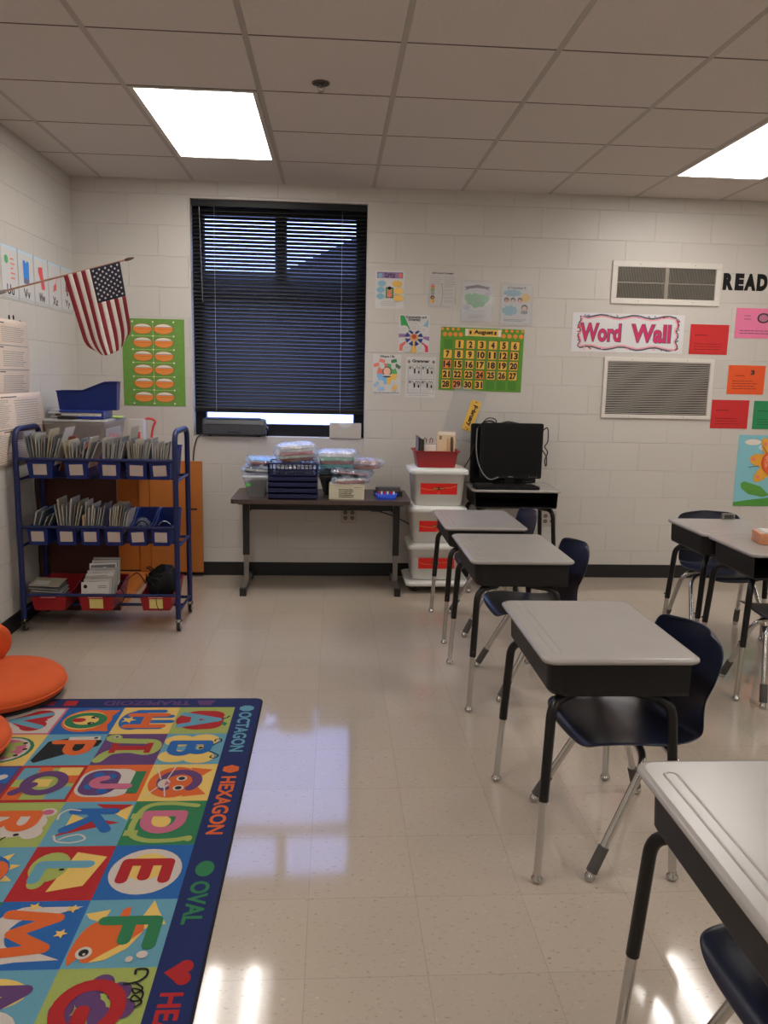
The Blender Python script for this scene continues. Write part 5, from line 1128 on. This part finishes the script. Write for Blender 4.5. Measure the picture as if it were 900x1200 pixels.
# ================================================================ VENTS, OUTLETS, SILL
vw=mat('vent_white',C(196,190,182,1.6),.4); fin=mat('vent_fin',C(150,142,130,1.3),.4,.3); vd=mat('vent_dark',(.02,.018,.016),.8)
def ventframe(t,w,h,bd):
    b=MB()
    for (x0,x1,z0,z1) in ((-w/2,w/2,h/2-bd,h/2),(-w/2,w/2,-h/2,-h/2+bd),(-w/2,-w/2+bd,-h/2+bd,h/2-bd),(w/2-bd,w/2,-h/2+bd,h/2-bd)): b.box(x0,x1,-.014,-.0005,z0,z1,vw)
    b.build('frame',t,bev=.003); MB().box(-w/2+bd,w/2-bd,-.0015,-.0005,-h/2+bd,h/2-bd,vd).build('duct_shadow',t)
    b=MB()
    for x in (-w/4,w/4):
        for z in (-h/2+bd/2,h/2-bd/2): b.cyl((x,-.0155,z),(x,-.0135,z),.004,mt,8)
    b.build('screw',t)
t=E('wall_vent',(2.353,0,2.155),0,'upper wall vent with fine vertical dark fins in a white frame','vent'); w,h=.795,.295; ventframe(t,w,h,.040)
b=MB()
for k in range(78): x=-w/2+.045+k*(w-.09)/77; b.box(x-.0014,x+.0014,-.011,-.0015,-h/2+.04,h/2-.04,fin)
b.build('fins',t); b=MB(); b.box(-.012,.012,-.0125,-.002,-h/2+.04,h/2-.04,fin).box(-w/2+.04,w/2-.04,-.0125,-.011,-.003,.003,fin); b.build('center_bar',t)
t=E('wall_vent',(2.348,0,1.416),0,'lower larger wall vent with horizontal louvers in a white frame','vent'); w,h=.815,.435; ventframe(t,w,h,.028)
b=MB()
for k in range(30):
    z=-h/2+.036+k*(h-.07)/29; b.box(-w/2+.028,w/2-.028,-.0045,.0045,-.0010,.0010,vw,Matrix.Translation((0,-.008,z))@Matrix.Rotation(R(-24),4,'X'))
b.build('louvers',t)
og_=mat('outlet_plate',C(165,155,145,1.7),.4); ocr=mat('outlet_dark',(.1,.09,.085),.5)
def outlet(x,z,label):
    t=E('wall_outlet',(x,0,z),0,label,'outlet','wall outlets'); MB().box(-.06,.06,-.006,-.0003,-.06,.06,og_).build('cover_plate',t,bev=.002)
    for sx in (-1,1):
        for sz in (-1,1):
            b=MB(); b.prism(ell(sx*.025,sz*.020,.016,.014,14),.006,.0085,ocr,Matrix.Rotation(R(90),4,'X'))
            b.build('receptacle',t)
            b=MB(); c_=(sx*.025,sz*.02); b.box(c_[0]-.006,c_[0]-.004,-.0092,-.0084,c_[1]-.004,c_[1]+.005,og_).box(c_[0]+.004,c_[0]+.006,-.0092,-.0084,c_[1]-.004,c_[1]+.005,og_); b.children if False else b.build('slot',t)
outlet(.118,.456,'square outlet plate on the back wall under the work table'); outlet(1.60,.447,'square outlet plate on the back wall behind the monitor desk')
cable('cable',[(.30,-.012,.50),(.40,-.02,.47),(.48,-.03,.44),(.56,-.05,.40),(.62,-.06,.37)],.004,cb,'black cord running along the wall right of the table legs')
b=MB()
for k in range(4): b.box(.285+.02*k,.300+.02*k,-.012,-.0005,.485,.505,gap)
tag(b.build('plug_strip'),'row of small dark plugs on the wall under the right table end','plug')
# laminator
lam=mat('laminator_body',C(48,50,54,2.4),.4); lamt=mat('laminator_top_sky_glare',C(70,85,110,2.2),.22)  # top tray colour has the bluish sky glare painted in
LX0,LX1=-.925,-.482; LO=((LX0+LX1)/2,0.0,WZ0)
t=E('laminator',LO,0,'dark grey laminating machine standing on the left of the window sill','laminator'); hwL=(LX1-LX0)/2
prof=[(-.035,.008),(-.042,.02),(-.042,.085),(-.030,.115),(0,.128),(.06,.120),(.09,.10),(.09,.008)]
b=MB(); loops=[]
for x,s_ in ((-hwL,.9),(-hwL+.012,1),(hwL-.012,1),(hwL,.9)): loops.append([(x,.024+(y-.024)*s_,.065+(z-.065)*s_) for y,z in prof][::-1])
b.loft(loops,lam,smooth=False); b.build('body',t,bev=.004)
MB().prism([(-.024,.1265),(-.002,.134),(.055,.126),(.055,.121),(0,.129),(-.022,.122)],-hwL+.03,hwL-.035,lamt,Matrix(((0,0,1,0),(1,0,0,0),(0,1,0,0),(0,0,0,1)))).build('top_tray',t)
MB().box(-.045,.045,-.044,-.0418,.030,.036,gap).build('logo_slot',t); MB().box(-hwL+.03,hwL-.035,-.0428,-.0415,.084,.088,gap).build('feed_slot',t)
MB().cyl((hwL,.0,.06),(hwL+.016,.0,.06),.014,lam,14).build('dial',t)
for sx in (-1,1): MB().cyl((sx*(hwL-.05),.0,0),(sx*(hwL-.05),.0,.012),.012,black,10).build('foot',t)
cable('cord',[(-.935,-.005,1.03),(-.965,-.02,1.0),(-.985,-.02,.93),(-.992,-.02,.86),(-.99,-.03,.78)],.0045,cb,'black cord hanging down the wall at the left of the sill')
# card box on sill
t=E('file_box',(.084,.035,WZ0),0,'grey white cardboard box with a finger notch on the right of the window sill','box')
gb=mat('box_grey',C(165,158,150,1.8),.6); w=.113
P=[(-w,0),(w,0),(w,.105)]+[(.045*math.cos(R(a)),.105-.030*math.sin(R(a))) for a in range(0,181,15)]+[(-w,.105)]
b=MB(); M_=Matrix.Rotation(R(90),4,'X'); b.prism(P,.042,.045,gb,M_); b.prism([(-w,0),(w,0),(w,.105),(-w,.105)],-.045,-.042,gb,M_); b.box(-w,-w+.003,-.042,.042,0,.105,gb).box(w-.003,w,-.042,.042,0,.105,gb).box(-w+.003,w-.003,-.042,.042,0,.003,gb); b.build('box_walls',t)
MB().box(-.05,.045,-.012,.0,.004,.102,paper).box(.045,.06,-.02,.02,.004,.095,ink).build('papers',t)
